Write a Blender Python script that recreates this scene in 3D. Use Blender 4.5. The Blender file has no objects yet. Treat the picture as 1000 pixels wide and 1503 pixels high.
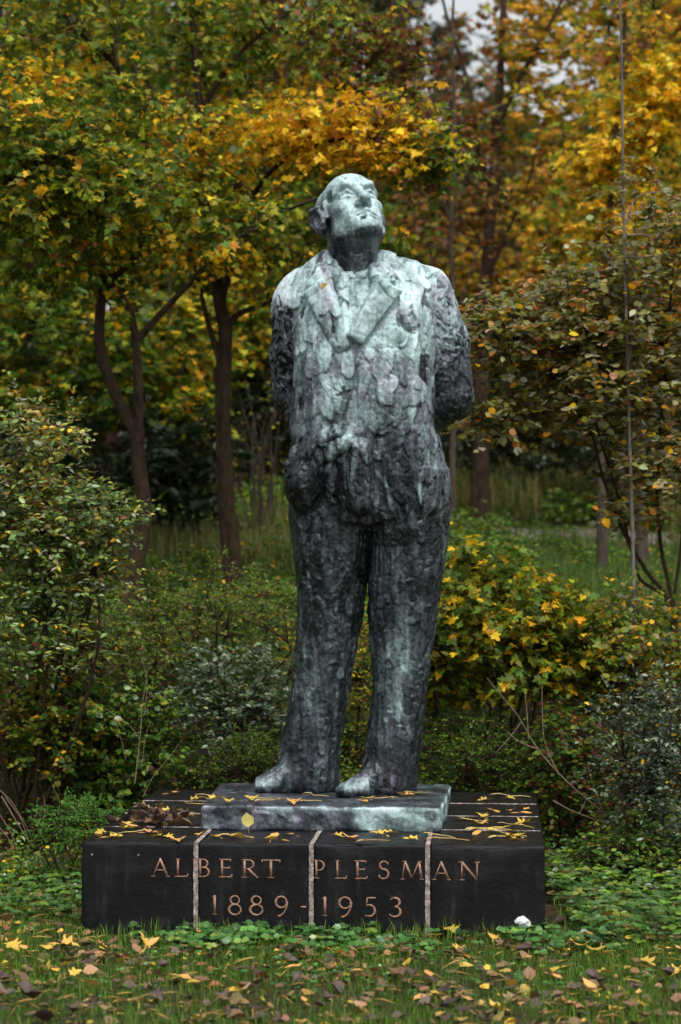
import bpy, math, random, os
import numpy as np
from mathutils import Vector, Matrix, Euler

# ------------------------------------------------------------------ camera
sc = bpy.context.scene
C = sc.collection
FPX, CAMZ, PITCH = 3030.0, 1.64, math.atan(63.5 / 3030.0)
cam = bpy.data.cameras.new("camera")
cam.sensor_fit = 'VERTICAL'
cam.sensor_width = 24.0
cam.sensor_height = 36.0
cam.lens = FPX / 1503.0 * 36.0
cam.clip_start, cam.clip_end = 0.1, 600.0
cam.dof.use_dof = True
cam.dof.focus_distance = 9.7
cam.dof.aperture_fstop = 2.4
camera = bpy.data.objects.new("camera", cam)
camera.location = (0, 0, CAMZ)
camera.rotation_euler = (math.pi / 2 + PITCH, 0, 0)
C.objects.link(camera)
sc.camera = camera

# ------------------------------------------------------------------ daylight: overcast sky + one soft sun
SUN_EL, SUN_AZ = math.radians(62), math.radians(158)      # azimuth clockwise from +Y: behind the camera, a little to the right
world = bpy.data.worlds.new("World")
sc.world = world
world.use_nodes = True
wn, wl = world.node_tree.nodes, world.node_tree.links
bg = wn["Background"]
sky = wn.new("ShaderNodeTexSky")
sky.sky_type = 'NISHITA'
sky.sun_disc = False
sky.sun_elevation = SUN_EL
sky.sun_rotation = SUN_AZ
sky.dust_density = 4.0
sky.air_density = 1.6
hs = wn.new("ShaderNodeHueSaturation")
hs.inputs["Saturation"].default_value = 0.22
wl.new(sky.outputs[0], hs.inputs["Color"])
wl.new(hs.outputs[0], bg.inputs["Color"])
bg.inputs["Strength"].default_value = 0.13
sun_data = bpy.data.lights.new("sun", 'SUN')
sun_data.energy = 1.5
sun_data.angle = math.radians(18)
sun_data.color = (1.0, 0.97, 0.93)
sun = bpy.data.objects.new("sun", sun_data)
sd = Vector((math.sin(SUN_AZ) * math.cos(SUN_EL), math.cos(SUN_AZ) * math.cos(SUN_EL), math.sin(SUN_EL)))
sun.rotation_euler = sd.to_track_quat('Z', 'Y').to_euler()
sun.location = sd * 30
C.objects.link(sun)
sc.view_settings.view_transform = 'Standard'
sc.view_settings.look = 'None'
sc.view_settings.exposure = 0.60
sc.view_settings.gamma = 1.0
sc.view_settings.use_curve_mapping = False
sc.render.engine = 'CYCLES'
sc.cycles.max_bounces = 6
sc.cycles.diffuse_bounces = 3
sc.cycles.glossy_bounces = 2
sc.cycles.transmission_bounces = 3
sc.cycles.use_denoising = True

# ------------------------------------------------------------------ helpers
rng = np.random.default_rng(7)


def at(px, py, Y):
    """the world point seen at a photo pixel, at distance Y in front of the camera"""
    x, u = (px - 500.0) / FPX, (751.5 - py) / FPX
    yw = math.cos(PITCH) - u * math.sin(PITCH)
    zw = math.sin(PITCH) + u * math.cos(PITCH)
    return np.array([x / yw * Y, Y, CAMZ + zw / yw * Y])


def lin(r, g, b):
    f = lambda v: (v / 255 / 12.92) if v / 255 <= 0.04045 else ((v / 255 + 0.055) / 1.055) ** 2.4
    return np.array([f(r), f(g), f(b)])


def sstep(a, b, x):
    t = np.clip((np.asarray(x, float) - a) / (b - a), 0, 1)
    return t * t * (3 - 2 * t)


def _hash(ix, iy, iz, seed):
    h = (ix.astype(np.int64) * 374761393 + iy.astype(np.int64) * 668265263 + iz.astype(np.int64) * 2147483647 + seed * 1274126177) & 0xFFFFFFFF
    h = ((h ^ (h >> 13)) * 1274126177) & 0xFFFFFFFF
    h = ((h ^ (h >> 16)) * 2246822519) & 0xFFFFFFFF
    return ((h ^ (h >> 15)) & 0xFFFF) / 65535.0


def vnoise(p, seed=0):
    """value noise in 0..1 for points (n,3)"""
    i = np.floor(p).astype(np.int64)
    f = p - i
    u = f * f * (3 - 2 * f)
    r = 0
    for dx in (0, 1):
        for dy in (0, 1):
            for dz in (0, 1):
                w = (u[:, 0] if dx else 1 - u[:, 0]) * (u[:, 1] if dy else 1 - u[:, 1]) * (u[:, 2] if dz else 1 - u[:, 2])
                r = r + w * _hash(i[:, 0] + dx, i[:, 1] + dy, i[:, 2] + dz, seed)
    return r


def fbm(p, seed=0, octaves=3):
    r, a, t = 0, 1.0, 0
    for o in range(octaves):
        r = r + a * vnoise(p * 2 ** o, seed + o)
        t += a
        a *= 0.5
    return r / t


def mesh_of(name, V, F, tint=None, mats=(), smooth=False, extra=None):
    """V (n,3); F list of (m,k) index arrays; tint (n,3) per-vertex colour"""
    me = bpy.data.meshes.new(name)
    V = np.ascontiguousarray(V, np.float32)
    F = [f for f in (F if isinstance(F, list) else [F]) if len(f)]
    me.vertices.add(len(V))
    me.vertices.foreach_set("co", V.ravel())
    loops = np.concatenate([f.ravel() for f in F]).astype(np.int32)
    counts = np.concatenate([np.full(len(f), f.shape[1], np.int32) for f in F])
    starts = np.concatenate([[0], np.cumsum(counts)[:-1]]).astype(np.int32)
    me.loops.add(len(loops))
    me.loops.foreach_set("vertex_index", loops)
    me.polygons.add(len(counts))
    me.polygons.foreach_set("loop_start", starts)
    me.polygons.foreach_set("loop_total", counts)
    if smooth:
        me.polygons.foreach_set("use_smooth", np.ones(len(counts), bool))
    me.update(calc_edges=True)
    if tint is not None:
        a = me.attributes.new("tint", 'FLOAT_COLOR', 'POINT')
        col = np.ones((len(V), 4), np.float32)
        col[:, :3] = tint
        a.data.foreach_set("color", col.ravel())
    for k, v in (extra or {}).items():
        a = me.attributes.new(k, 'FLOAT', 'POINT')
        a.data.foreach_set("value", np.ascontiguousarray(v, np.float32))
    for m in mats:
        me.materials.append(m)
    return me


def link(name, me, parent=None, kind=None, label=None, cat=None, group=None):
    o = bpy.data.objects.new(name, me)
    C.objects.link(o)
    if parent is not None:
        o.parent = parent
    return tag(o, label, cat, group, kind)


def tag(o, label=None, cat=None, group=None, kind=None):
    for k, v in (("label", label), ("category", cat), ("group", group), ("kind", kind)):
        if v:
            o[k] = v
    return o


def thing(name, label, cat, loc=(0, 0, 0), rz=0.0, group=None):
    o = bpy.data.objects.new(name, None)
    o.empty_display_size = 0.1
    o.location = loc
    o.rotation_euler = (0, 0, rz)
    C.objects.link(o)
    return tag(o, label, cat, group)


def mat(name, rough=0.6, spec=0.5):
    m = bpy.data.materials.new(name)
    m.use_nodes = True
    nt = m.node_tree
    b = nt.nodes["Principled BSDF"]
    b.inputs["Roughness"].default_value = rough
    b.inputs["Specular IOR Level"].default_value = spec
    return m, nt, b


def N(nt, kind, **kw):
    n = nt.nodes.new(kind)
    for k, v in kw.items():
        if k in n.inputs.keys():
            n.inputs[k].default_value = v
        else:
            setattr(n, k, v)
    return n


def ramp(nt, src, stops):
    r = nt.nodes.new("ShaderNodeValToRGB")
    e = r.color_ramp.elements
    while len(e) < len(stops):
        e.new(0.5)
    for el, (p, c) in zip(e, stops):
        el.position = p
        el.color = (*c, 1)
    nt.links.new(src, r.inputs[0])
    return r


def noise(nt, scale, detail=4, rough=0.6, vec=None, stretch=None):
    n = nt.nodes.new("ShaderNodeTexNoise")
    n.inputs["Scale"].default_value = scale
    n.inputs["Detail"].default_value = detail
    n.inputs["Roughness"].default_value = rough
    if vec is None:
        tc = nt.nodes.new("ShaderNodeTexCoord")
        vec = tc.outputs["Object"]
    if stretch:
        mp = nt.nodes.new("ShaderNodeMapping")
        mp.inputs["Scale"].default_value = stretch
        nt.links.new(vec, mp.inputs[0])
        vec = mp.outputs[0]
    nt.links.new(vec, n.inputs["Vector"])
    return n.outputs["Fac"]


def bump(nt, bsdf, height, dist, strength=1.0):
    b = nt.nodes.new("ShaderNodeBump")
    b.inputs["Distance"].default_value = dist
    b.inputs["Strength"].default_value = strength
    nt.links.new(height, b.inputs["Height"])
    nt.links.new(b.outputs[0], bsdf.inputs["Normal"])
    return b


def mixc(nt, fac, a, b, mode='MIX'):
    m = nt.nodes.new("ShaderNodeMix")
    m.data_type = 'RGBA'
    m.blend_type = mode
    for sock, v in ((m.inputs[0], fac), (m.inputs[6], a), (m.inputs[7], b)):
        if hasattr(v, "is_linked"):
            nt.links.new(v, sock)
        elif isinstance(v, (int, float)):
            sock.default_value = v
        else:
            sock.default_value = (*v, 1)
    return m.outputs[2]


def math_node(nt, op, a, b=0.0, clamp=False):
    m = nt.nodes.new("ShaderNodeMath")
    m.operation = op
    m.use_clamp = clamp
    for sock, v in ((m.inputs[0], a), (m.inputs[1], b)):
        if hasattr(v, "is_linked"):
            nt.links.new(v, sock)
        else:
            sock.default_value = v
    return m.outputs[0]


# ------------------------------------------------------------------ signed-distance sculpting
class Clay:
    def __init__(self, lo, hi, h):
        self.lo, self.h = np.array(lo, float), h
        self.n = np.ceil((np.array(hi) - lo) / h).astype(int) + 1
        self.f = np.full(self.n, 1.0, np.float32)

    def _win(self, lo, hi, pad):
        a = np.clip(np.floor((np.array(lo) - pad - self.lo) / self.h).astype(int), 0, self.n)
        b = np.clip(np.ceil((np.array(hi) + pad - self.lo) / self.h).astype(int) + 1, 0, self.n)
        s = tuple(slice(i, j) for i, j in zip(a, b))
        g = [(np.arange(i, j) * self.h + l).astype(np.float32) for i, j, l in zip(a, b, self.lo)]
        return s, np.meshgrid(*g, indexing='ij', sparse=True)

    def put(self, d, s, k, sub=False):
        f = self.f[s]
        if sub:
            d = -d
            hh = np.clip(0.5 + 0.5 * (d - f) / k, 0, 1)
            self.f[s] = f + (d - f) * hh + k * hh * (1 - hh)
        else:
            hh = np.clip(0.5 + 0.5 * (d - f) / k, 0, 1)
            # polynomial smooth minimum
            hh = np.clip(0.5 + 0.5 * (f - d) / k, 0, 1)
            self.f[s] = f + (d - f) * hh - k * hh * (1 - hh)

    def cone(self, a, b, ra, rb, k=0.02, sub=False):
        a, b = np.array(a, float), np.array(b, float)
        r = max(ra, rb)
        s, (x, y, z) = self._win(np.minimum(a, b) - r, np.maximum(a, b) + r, k + 0.02)
        ab = b - a
        t = np.clip(((x - a[0]) * ab[0] + (y - a[1]) * ab[1] + (z - a[2]) * ab[2]) / max(ab @ ab, 1e-9), 0, 1)
        d = np.sqrt((x - a[0] - t * ab[0]) ** 2 + (y - a[1] - t * ab[1]) ** 2 + (z - a[2] - t * ab[2]) ** 2) - (ra + (rb - ra) * t)
        self.put(d, s, k, sub)

    def ell(self, c, r, R=None, k=0.02, sub=False):
        """ellipsoid; R columns are its axes"""
        c, r = np.array(c, float), np.array(r, float)
        m = r.max()
        R = np.eye(3) if R is None else np.array(R)
        s, (x, y, z) = self._win(c - m, c + m, k + 0.02)
        x, y, z = x - c[0], y - c[1], z - c[2]
        q = [(x * R[0, i] + y * R[1, i] + z * R[2, i]) / r[i] for i in range(3)]
        k0 = np.sqrt(q[0] ** 2 + q[1] ** 2 + q[2] ** 2)
        k1 = np.sqrt((q[0] / r[0]) ** 2 + (q[1] / r[1]) ** 2 + (q[2] / r[2]) ** 2)
        self.put(k0 * (k0 - 1) / np.maximum(k1, 1e-6), s, k, sub)

    def loft(self, rows, k=0.03, power=2.3, cut=None, sub=False):
        """rows of (z, x_left, x_right, y_centre, y_radius), z rising"""
        rows = np.array(sorted(rows))
        z0, z1 = rows[0, 0], rows[-1, 0]
        s, (x, y, z) = self._win((rows[:, 1].min(), (rows[:, 3] - rows[:, 4]).min(), z0), (rows[:, 2].max(), (rows[:, 3] + rows[:, 4]).max(), z1), k + 0.03)
        I = lambda v: np.interp(z, rows[:, 0], v).astype(np.float32)
        cx, rx = I((rows[:, 1] + rows[:, 2]) / 2), I((rows[:, 2] - rows[:, 1]) / 2)
        cy, ry = I(rows[:, 3]), I(rows[:, 4])
        q = (np.abs((x - cx) / rx) ** power + np.abs((y - cy) / ry) ** power) ** (1 / power)
        d = (q - 1) * np.minimum(rx, ry)
        d = np.maximum(d, np.maximum(z - z1, z0 - z))
        if cut is not None:
            d = np.maximum(d, cut(x, y, z))
        self.put(d.astype(np.float32), s, k, sub)

    def surface(self):
        """naive surface nets -> verts, quads"""
        f, h = self.f, self.h
        ins = f < 0
        cnt = np.zeros(self.n - 1, np.uint8)
        off = [(i, j, k) for i in (0, 1) for j in (0, 1) for k in (0, 1)]
        sl = lambda o: tuple(slice(a, n - 1 + a) for a, n in zip(o, self.n))
        for o in off:
            cnt += ins[sl(o)]
        act = np.argwhere((cnt > 0) & (cnt < 8))
        val = np.stack([f[act[:, 0] + i, act[:, 1] + j, act[:, 2] + k] for i, j, k in off], 1)
        acc, num = np.zeros((len(act), 3)), np.zeros((len(act), 1))
        for a in range(8):
            for b in range(a + 1, 8):
                da = np.array(off[b]) - np.array(off[a])
                if np.abs(da).sum() != 1:
                    continue
                m = (val[:, a] < 0) != (val[:, b] < 0)
                t = val[:, a] / np.where(m, val[:, a] - val[:, b], 1)
                acc += np.where(m[:, None], np.array(off[a]) + t[:, None] * da, 0)
                num += m[:, None]
        V = (act + acc / num) * h + self.lo
        idx = np.full(self.n - 1, -1, np.int32)
        idx[act[:, 0], act[:, 1], act[:, 2]] = np.arange(len(act))
        Q = []
        for ax in range(3):
            s0 = [slice(1, n - 1) for n in self.n]
            s1 = list(s0)
            s0[ax] = slice(0, self.n[ax] - 1)
            s1[ax] = slice(1, self.n[ax])
            e = np.argwhere(ins[tuple(s0)] != ins[tuple(s1)])
            base = np.array([0 if a == ax else 1 for a in range(3)])
            e = e + base
            u, v = [(1, 2), (2, 0), (0, 1)][ax]
            du, dv = np.eye(3, dtype=int)[u], np.eye(3, dtype=int)[v]
            g = lambda p: idx[p[:, 0], p[:, 1], p[:, 2]]
            q = np.stack([g(e - du - dv), g(e - dv), g(e), g(e - du)], 1)
            flip = ~ins[e[:, 0], e[:, 1], e[:, 2]]
            q[flip] = q[flip][:, ::-1]
            Q.append(q[(q >= 0).all(1)])
        return V, np.concatenate(Q)


def vertex_normals(V, Q):
    n = np.cross(V[Q[:, 2]] - V[Q[:, 0]], V[Q[:, 3]] - V[Q[:, 1]])
    out = np.zeros_like(V)
    for i in range(4):
        for a in range(3):
            out[:, a] += np.bincount(Q[:, i], n[:, a], len(V))
    return out / np.maximum(np.linalg.norm(out, axis=1, keepdims=True), 1e-9)


def clay_pads(V, Nn, disp, centres, length, width, thick, tilt=0.5, tone=None, r=None, hard=0.86):
    """presses flat pads of clay on to the surface: each is thin at its top end and breaks off sharply at its lower end"""
    r = r or rng
    order = np.argsort(V[:, 2])
    zs = V[order, 2]
    for ci in centres:
        c, n = V[ci], Nn[ci]
        d = np.array([0, 0, -1.0]) + r.normal(0, tilt, 3)
        d -= n * (d @ n)
        d /= max(np.linalg.norm(d), 1e-6)
        s = np.cross(n, d)
        L, W, T = r.uniform(*length), r.uniform(*width), r.uniform(*thick)
        m = order[np.searchsorted(zs, c[2] - L - W):np.searchsorted(zs, c[2] + L + W)]
        q = V[m] - c
        dn = q @ n
        u, v = q @ d / L, q @ s / W
        wob = 1 + 0.08 * np.sin(3 * np.arctan2(v, u) + r.uniform(0, 6)) + 0.04 * np.sin(7 * np.arctan2(v, u) + r.uniform(0, 6))
        rho = (np.abs(u) ** 2.4 + np.abs(v) ** 2.4) ** (1 / 2.4) / wob
        ok = (rho < 1) & (np.abs(dn) < max(L, W) * 0.7) & (Nn[m] @ n > 0.25)
        if not ok.any():
            continue
        mi, rho, u = m[ok], rho[ok], u[ok]
        h = T * np.clip((1 - rho) / (1 - hard), 0, 1) * (0.45 + 0.55 * (u * 0.5 + 0.5))
        base = np.mean(disp[mi])
        disp[mi] = np.maximum(disp[mi], base * 0.6 + h)
        if tone is not None:
            tone[mi] += r.normal(0, 0.065) * np.clip((1 - rho) / 0.3, 0, 1)
    return disp
# ------------------------------------------------------------------ the bronze statue
YAW = -math.radians(4.36)
BASE_TOP = 0.52
SY = 9.85
S0 = at(520, 1160, SY)
sx = lambda px: at(px, 1160, SY)[0] - S0[0]
sz = lambda py: at(520, py, SY)[2] - S0[2]


def P(px, py, y=0.0):
    return np.array([sx(px), y, sz(py)])


def R3(px, z, x0, x1):
    return px


def rows(tbl):
    return [(sz(r[0]), sx(r[1]), sx(r[2]), r[3], r[4]) for r in tbl]


clay = Clay((-0.47, -0.46, -0.012), (0.66, 0.44, 2.75), 0.005)
# legs
LEG_L = [(690, 432, 545, .02, .20), (760, 428, 547, .02, .19), (800, 431, 545, .02, .175), (850, 436, 539, .03, .165), (900, 438, 532, .04, .155), (960, 434, 521, .06, .15),
         (1000, 431, 514, .07, .145), (1050, 423, 506, .08, .135), (1090, 414, 501, .08, .13), (1120, 412, 498, .08, .13), (1145, 420, 497, .085, .125), (1164, 430, 494, .09, .11)]
LEG_R = [(690, 528, 656, .0, .2), (760, 538, 657, .0, .19), (800, 543, 655, .0, .175), (850, 543, 648, -.01, .165), (900, 541, 641, -.01, .155), (950, 546, 633, .0, .15),
         (1000, 550, 628, .0, .145), (1050, 545, 622, .0, .14), (1090, 537, 617, .0, .135), (1130, 532, 612, .0, .13), (1164, 534, 608, .01, .12)]
clay.loft(rows(LEG_L), k=0.012)
clay.loft(rows(LEG_R), k=0.012)
# shoes
clay.cone(P(468, 1143, .06), P(384, 1152, -.03), .075, .042, k=.04)
clay.cone(P(440, 1128, .04), P(400, 1148, -.02), .065, .05, k=.04)
clay.cone(P(480, 1150, .1), P(470, 1152, .05), .055, .06, k=.03)
clay.ell(P(384, 1152, -.03), (.07, .06, .034), k=.03)
clay.cone(P(585, 1148, -.02), P(520, 1153, -.15), .075, .045, k=.04)
clay.cone(P(560, 1128, -.06), P(530, 1150, -.13), .065, .05, k=.04)
clay.ell(P(517, 1154, -.15), (.078, .06, .036), k=.03)
# the seat and hips under the jacket
clay.loft(rows([(640, 437, 640, .02, .2), (700, 432, 655, .03, .22), (752, 430, 658, .03, .2), (776, 440, 650, .03, .15)]), k=.03)
# jacket body
TORSO = [(384, 476, 566, .03, .08), (392, 455, 600, .03, .11), (402, 438, 628, .03, .14), (418, 426, 640, .03, .175), (440, 420, 648, .03, .205), (480, 426, 645, .02, .235), (530, 430, 641, .0, .25),
         (580, 434, 637, -.005, .248), (625, 437, 634, -.01, .24), (660, 434, 645, .0, .243), (700, 429, 656, .01, .246), (735, 429, 659, .018, .235), (748, 430, 658, .018, .228), (768, 434, 655, .018, .208)]


def hem(x, y, z):
    # the hem hangs lowest at the middle and climbs to the right; on the left the front flap is pushed back
    line = np.interp(x, [sx(420), sx(470), sx(499), sx(508), sx(540), sx(600), sx(640), sx(665)], [sz(700), sz(705), sz(735), sz(764), sz(767), sz(757), sz(748), sz(730)])
    return (line - z).astype(np.float32) + 0 * y


clay.loft(rows(TORSO), k=.018, cut=hem, power=2.5)
# hollow the dark gap of the crotch under the hem
clay.cone(P(527, 800, -.3), P(531, 860, .0), .03, .018, k=.02, sub=True)
# arms: the one behind the back and the one that goes into the pocket
clay.cone(P(628, 428, .03), P(652, 500, .06), .115, .118, k=.05)
clay.cone(P(652, 500, .06), P(665, 578, .08), .118, .105, k=.03)
clay.cone(P(664, 585, .1), P(600, 628, .29), .098, .07, k=.025)
clay.cone(P(436, 446, .04), P(430, 520, .08), .112, .108, k=.05)
clay.cone(P(430, 520, .08), P(431, 582, .09), .108, .095, k=.03)
clay.cone(P(436, 584, .08), P(472, 690, -.12), .082, .075, k=.02)
# groove between torso and arms
clay.cone(P(634, 470, -.26), P(630, 600, -.20), .012, .02, k=.03, sub=True)
clay.cone(P(438, 500, -.2), P(440, 600, -.16), .012, .02, k=.03, sub=True)
# hand in the pocket with the jacket front rolled back over the wrist
clay.ell(P(449, 706, -.13), (.095, .12, .135), k=.03)
clay.cone(P(446, 735, -.12), P(468, 690, -.2), .05, .05, k=.03)
# jacket front edge by the button
clay.cone(P(529, 664, -.225), P(527, 738, -.2), .055, .058, k=.012)
clay.cone(P(546, 660, -.25), P(543, 745, -.23), .006, .008, k=.015, sub=True)
clay.cone(P(520, 505, -.245), P(524, 640, -.255), .007, .007, k=.02, sub=True)
clay.cone(P(515, 690, -.215), P(508, 760, -.19), .02, .018, k=.02)
# side seam folds on the skirt of the jacket
for a, b, r in (((612, 660), (628, 745), .022), ((585, 660), (592, 750), .018)):
    clay.cone(P(*a, -.15), P(*b, -.16), r, r * 1.2, k=.03)


def axes(a, b, n):
    """columns: along a->b, sideways, normal"""
    d = b - a
    d = d / np.linalg.norm(d)
    n = np.array(n, float)
    n -= d * (n @ d)
    n /= np.linalg.norm(n)
    return np.stack([d, np.cross(n, d), n], 1)


def flap(a, b, wid, thick, n, k=.005, taper=.0, rnd=.012, y=None):
    """a flat slab of cloth from a to b, tapering towards b"""
    c, R = (a + b) / 2, axes(a, b, n)
    L = np.linalg.norm(b - a) / 2
    m = L + wid
    s, (x, y_, z) = clay._win(c - m, c + m, k + .02)
    x, y_, z = x - c[0], y_ - c[1], z - c[2]
    q = [x * R[0, i] + y_ * R[1, i] + z * R[2, i] for i in range(3)]
    w = wid * (1 - taper * (q[0] / L * .5 + .5))
    d = [np.abs(q[0]) - L + rnd, np.abs(q[1]) - w + rnd, np.abs(q[2]) - thick + rnd]
    out = np.sqrt(sum(np.maximum(e, 0) ** 2 for e in d)) + np.minimum(np.maximum(d[0], np.maximum(d[1], d[2])), 0) - rnd
    clay.put(out.astype(np.float32), s, k)


# the jacket front folded back over the wrist: two flat folds one above the other, and the dark pocket below
flap(P(432, 674, -.15), P(500, 638, -.235), .032, .034, (-.45, -1, .5), k=.016, taper=.2)
flap(P(428, 696, -.165), P(470, 672, -.225), .05, .03, (-.5, -1, -.15), k=.01)
flap(P(466, 674, -.222), P(516, 650, -.245), .042, .024, (-.2, -1, .05), k=.02, taper=.5)
clay.cone(P(470, 722, -.25), P(508, 672, -.26), .016, .012, k=.02, sub=True)
# lapels, collar, shirt and tie
flap(P(570, 424, -.185), P(518, 508, -.245), .062, .042, (0.45, -1, .25), taper=.35)
flap(P(556, 396, -.1), P(564, 424, -.17), .05, .03, (0.3, -1, .5), k=.03)
flap(P(466, 428, -.165), P(508, 520, -.232), .06, .026, (-0.45, -1, .2), taper=.4, k=.016)
flap(P(474, 394, -.05), P(466, 430, -.155), .045, .026, (-0.3, -1, .5), k=.03)
flap(P(505, 408, -.135), P(517, 505, -.225), .042, .024, (0, -1, .15), k=.014)
clay.cone(P(488, 386, -.05), P(500, 412, -.14), .014, .010, k=.04)
clay.cone(P(552, 384, -.05), P(526, 416, -.15), .015, .011, k=.04)
clay.cone(P(560, 384, -.02), P(600, 400, .0), .05, .06, k=.04)
clay.cone(P(480, 384, -.02), P(440, 420, .0), .05, .06, k=.04)
clay.cone(P(493, 410, -.17), P(493, 417, -.21), .016, .016, k=.012, sub=True)
clay.ell(P(598, 470, -.2), (.045, .016, .06), k=.012)
clay.ell(P(575, 500, -.215), (.05, .016, .05), k=.006)

# head: tipped back, turned a little to the right
HC = np.array([.046 - S0[0], -.02, 3.256 - BASE_TOP])
hyaw, hpitch, hroll = math.radians(19), math.radians(31), math.radians(5)
fwd = np.array([math.sin(hyaw) * math.cos(hpitch), -math.cos(hyaw) * math.cos(hpitch), math.sin(hpitch)])
rt = np.array([math.cos(hyaw), math.sin(hyaw), 0])
rt = rt * math.cos(hroll) + np.cross(fwd, rt) * math.sin(hroll)
upv = np.cross(fwd, rt)
HR = np.stack([rt, fwd, upv], 1)
HS = 1.74
SV, SQ = clay.surface()
clay = Clay(HC - np.array([.27, .27, .36]), HC + np.array([.27, .27, .25]), .0032)


def H(u, v, w):
    return HC + HR @ (np.array([u, v, w]) * HS)


def hell(c, r, k=.012, sub=False):
    clay.ell(H(*c), np.array(r) * HS, HR, k * HS, sub)


def hcone(a, b, ra, rb, k=.01, sub=False):
    clay.cone(H(*a), H(*b), ra * HS, rb * HS, k * HS, sub)


clay.cone(P(517, 415, .03), H(0, -.03, -.05), .128, .114, k=.02)
clay.cone(P(526, 400, -.04), H(0, .03, -.08), .09, .075, k=.04)
hell((0, -.015, .036), (.077, .098, .08), k=.02)
hell((0, .026, -.02), (.066, .07, .095), k=.03)
hell((0, .045, .045), (.062, .052, .052), k=.03)
hcone((-.042, .015, -.07), (0, .066, -.097), .03, .03, k=.03)
hcone((.042, .015, -.07), (0, .066, -.097), .03, .03, k=.03)
hell((0, .08, -.1), (.031, .022, .019), k=.018)
for s in (-1, 1):
    # brow over a deep socket
    hcone((s * .012, .09, .03), (s * .036, .092, .036), .010, .011, k=.012)
    hcone((s * .036, .092, .036), (s * .058, .066, .024), .011, .009, k=.012)
    hell((s * .033, .106, .008), (.0255, .030, .0175), k=.008, sub=True)
    hell((s * .033, .074, .0075), (.0185, .0145, .0145), k=.002)
    hcone((s * .016, .086, .011), (s * .033, .0915, .0165), .0042, .005, k=.0025)
    hcone((s * .033, .0915, .0165), (s * .051, .078, .012), .005, .0042, k=.0025)
    hcone((s * .018, .085, .003), (s * .034, .0885, -.0015), .0036, .0042, k=.003)
    hcone((s * .034, .0885, -.0015), (s * .05, .077, .003), .0042, .0036, k=.003)
    hell((s * .034, .0925, .0075), (.0052, .005, .0052), k=.002, sub=True)
    hcone((s * .02, .088, -.009), (s * .046, .08, -.012), .0025, .003, k=.006, sub=True)   # bag under the eye
    # cheek, fold from nose to mouth
    hell((s * .046, .064, -.022), (.022, .022, .018), k=.02)
    hell((s * .03, .07, -.06), (.02, .022, .026), k=.02)
    hcone((s * .019, .104, -.027), (s * .036, .09, -.062), .0045, .004, k=.008, sub=True)
    hcone((s * .0125, .101, -.03), (s * .0155, .098, -.034), .0105, .0085, k=.005)
    hell((s * .0085, .112, -.0425), (.0055, .008, .005), k=.003, sub=True)
    hell((s * .06, .045, .03), (.014, .016, .014), k=.014, sub=True)    # temple
    # ear
    hell((s * .087, -.012, -.006), (.015, .03, .042), k=.006)
    hell((s * .103, -.003, -.003), (.015, .017, .026), k=.004, sub=True)
    hcone((s * .09, .008, .028), (s * .101, -.016, .034), .0062, .007, k=.004)
    hcone((s * .101, -.016, .034), (s * .1, -.04, .004), .007, .0068, k=.004)
    hcone((s * .1, -.04, .004), (s * .092, -.022, -.034), .0068, .0062, k=.004)
    hell((s * .086, -.006, -.037), (.009, .012, .012), k=.005)
    hell((s * .084, .011, -.006), (.007, .007, .011), k=.004)
    hcone((s * .074, .022, .03), (s * .077, .016, -.014), .007, .005, k=.006)
# nose
hcone((0, .09, .024), (0, .112, -.016), .0095, .012, k=.01)
hell((0, .117, -.027), (.0165, .015, .0135), k=.007)
# upper lip, mouth, lower lip
hcone((0, .1, -.042), (0, .098, -.052), .0045, .005, k=.006, sub=True)
for s in (-1, 1):
    hcone((s * .026, .087, -.067), (0, .101, -.0595), .0045, .0075, k=.005)
    hcone((s * .022, .088, -.0755), (0, .0985, -.0745), .0055, .0085, k=.005)
    hcone((s * .033, .088, -.0725), (0, .110, -.0672), .0026, .0032, k=.003, sub=True)
hcone((-.018, .096, -.0865), (.018, .096, -.0865), .0045, .0045, k=.008, sub=True)
hcone((-.01, .1, .026), (-.005, .102, .045), .0028, .0028, k=.005, sub=True)
hcone((.009, .1, .026), (.006, .102, .045), .0028, .0028, k=.005, sub=True)
for w in (.06, .073):
    hcone((-.03, .095 - (w - .05) * .6, w), (.03, .095 - (w - .05) * .6, w + .002), .0022, .0022, k=.006, sub=True)
# close-cropped hair, a low cap with a receding edge
hell((0, -.034, .04), (.0805, .09, .0805), k=.0025)
hv, hq = clay.surface()
head = np.concatenate([np.zeros(len(SV), bool), np.ones(len(hv), bool)])
SN = np.concatenate([vertex_normals(SV, SQ), vertex_normals(hv, hq)])
SQ = np.concatenate([SQ, hq + len(SV)])
SV = np.concatenate([SV, hv])
del clay
srng = np.random.default_rng(11)
disp = (fbm(SV * np.array([9, 9, 6.0]), 3, 2) - .5) * .016
tone = np.zeros(len(SV))
# regions
px_of = lambda V: 520 + V[:, 0] * (FPX / SY)
py_of = lambda V: 1160 - V[:, 2] * (FPX / SY)
vx, vy = px_of(SV), py_of(SV)
arm_r = (vx > 636) & (vy > 400) & (vy < 640)
arm_l = (vx < 436) & (vy > 440) & (vy < 622)
legs = vy > 765
body = ~head & ~arm_r & ~arm_l & ~legs
front = SN[:, 1] < .35
pick = lambda m, n: srng.choice(np.nonzero(m & (srng.random(len(m)) < np.where(front, 1, .3)))[0], n)
lapel = (vx > 505) & (vx < 585) & (vy > 415) & (vy < 515) & (SN[:, 1] < 0)
disp[head] *= .12
clay_pads(SV, SN, disp, pick(body & (vy < 650) & ~lapel, 95), (.06, .14), (.022, .045), (.007, .016), .25, tone, srng, .94)
clay_pads(SV, SN, disp, pick(body & (vy < 650) & ~lapel, 190), (.03, .08), (.012, .024), (.005, .013), .35, tone, srng, .93)
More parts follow.
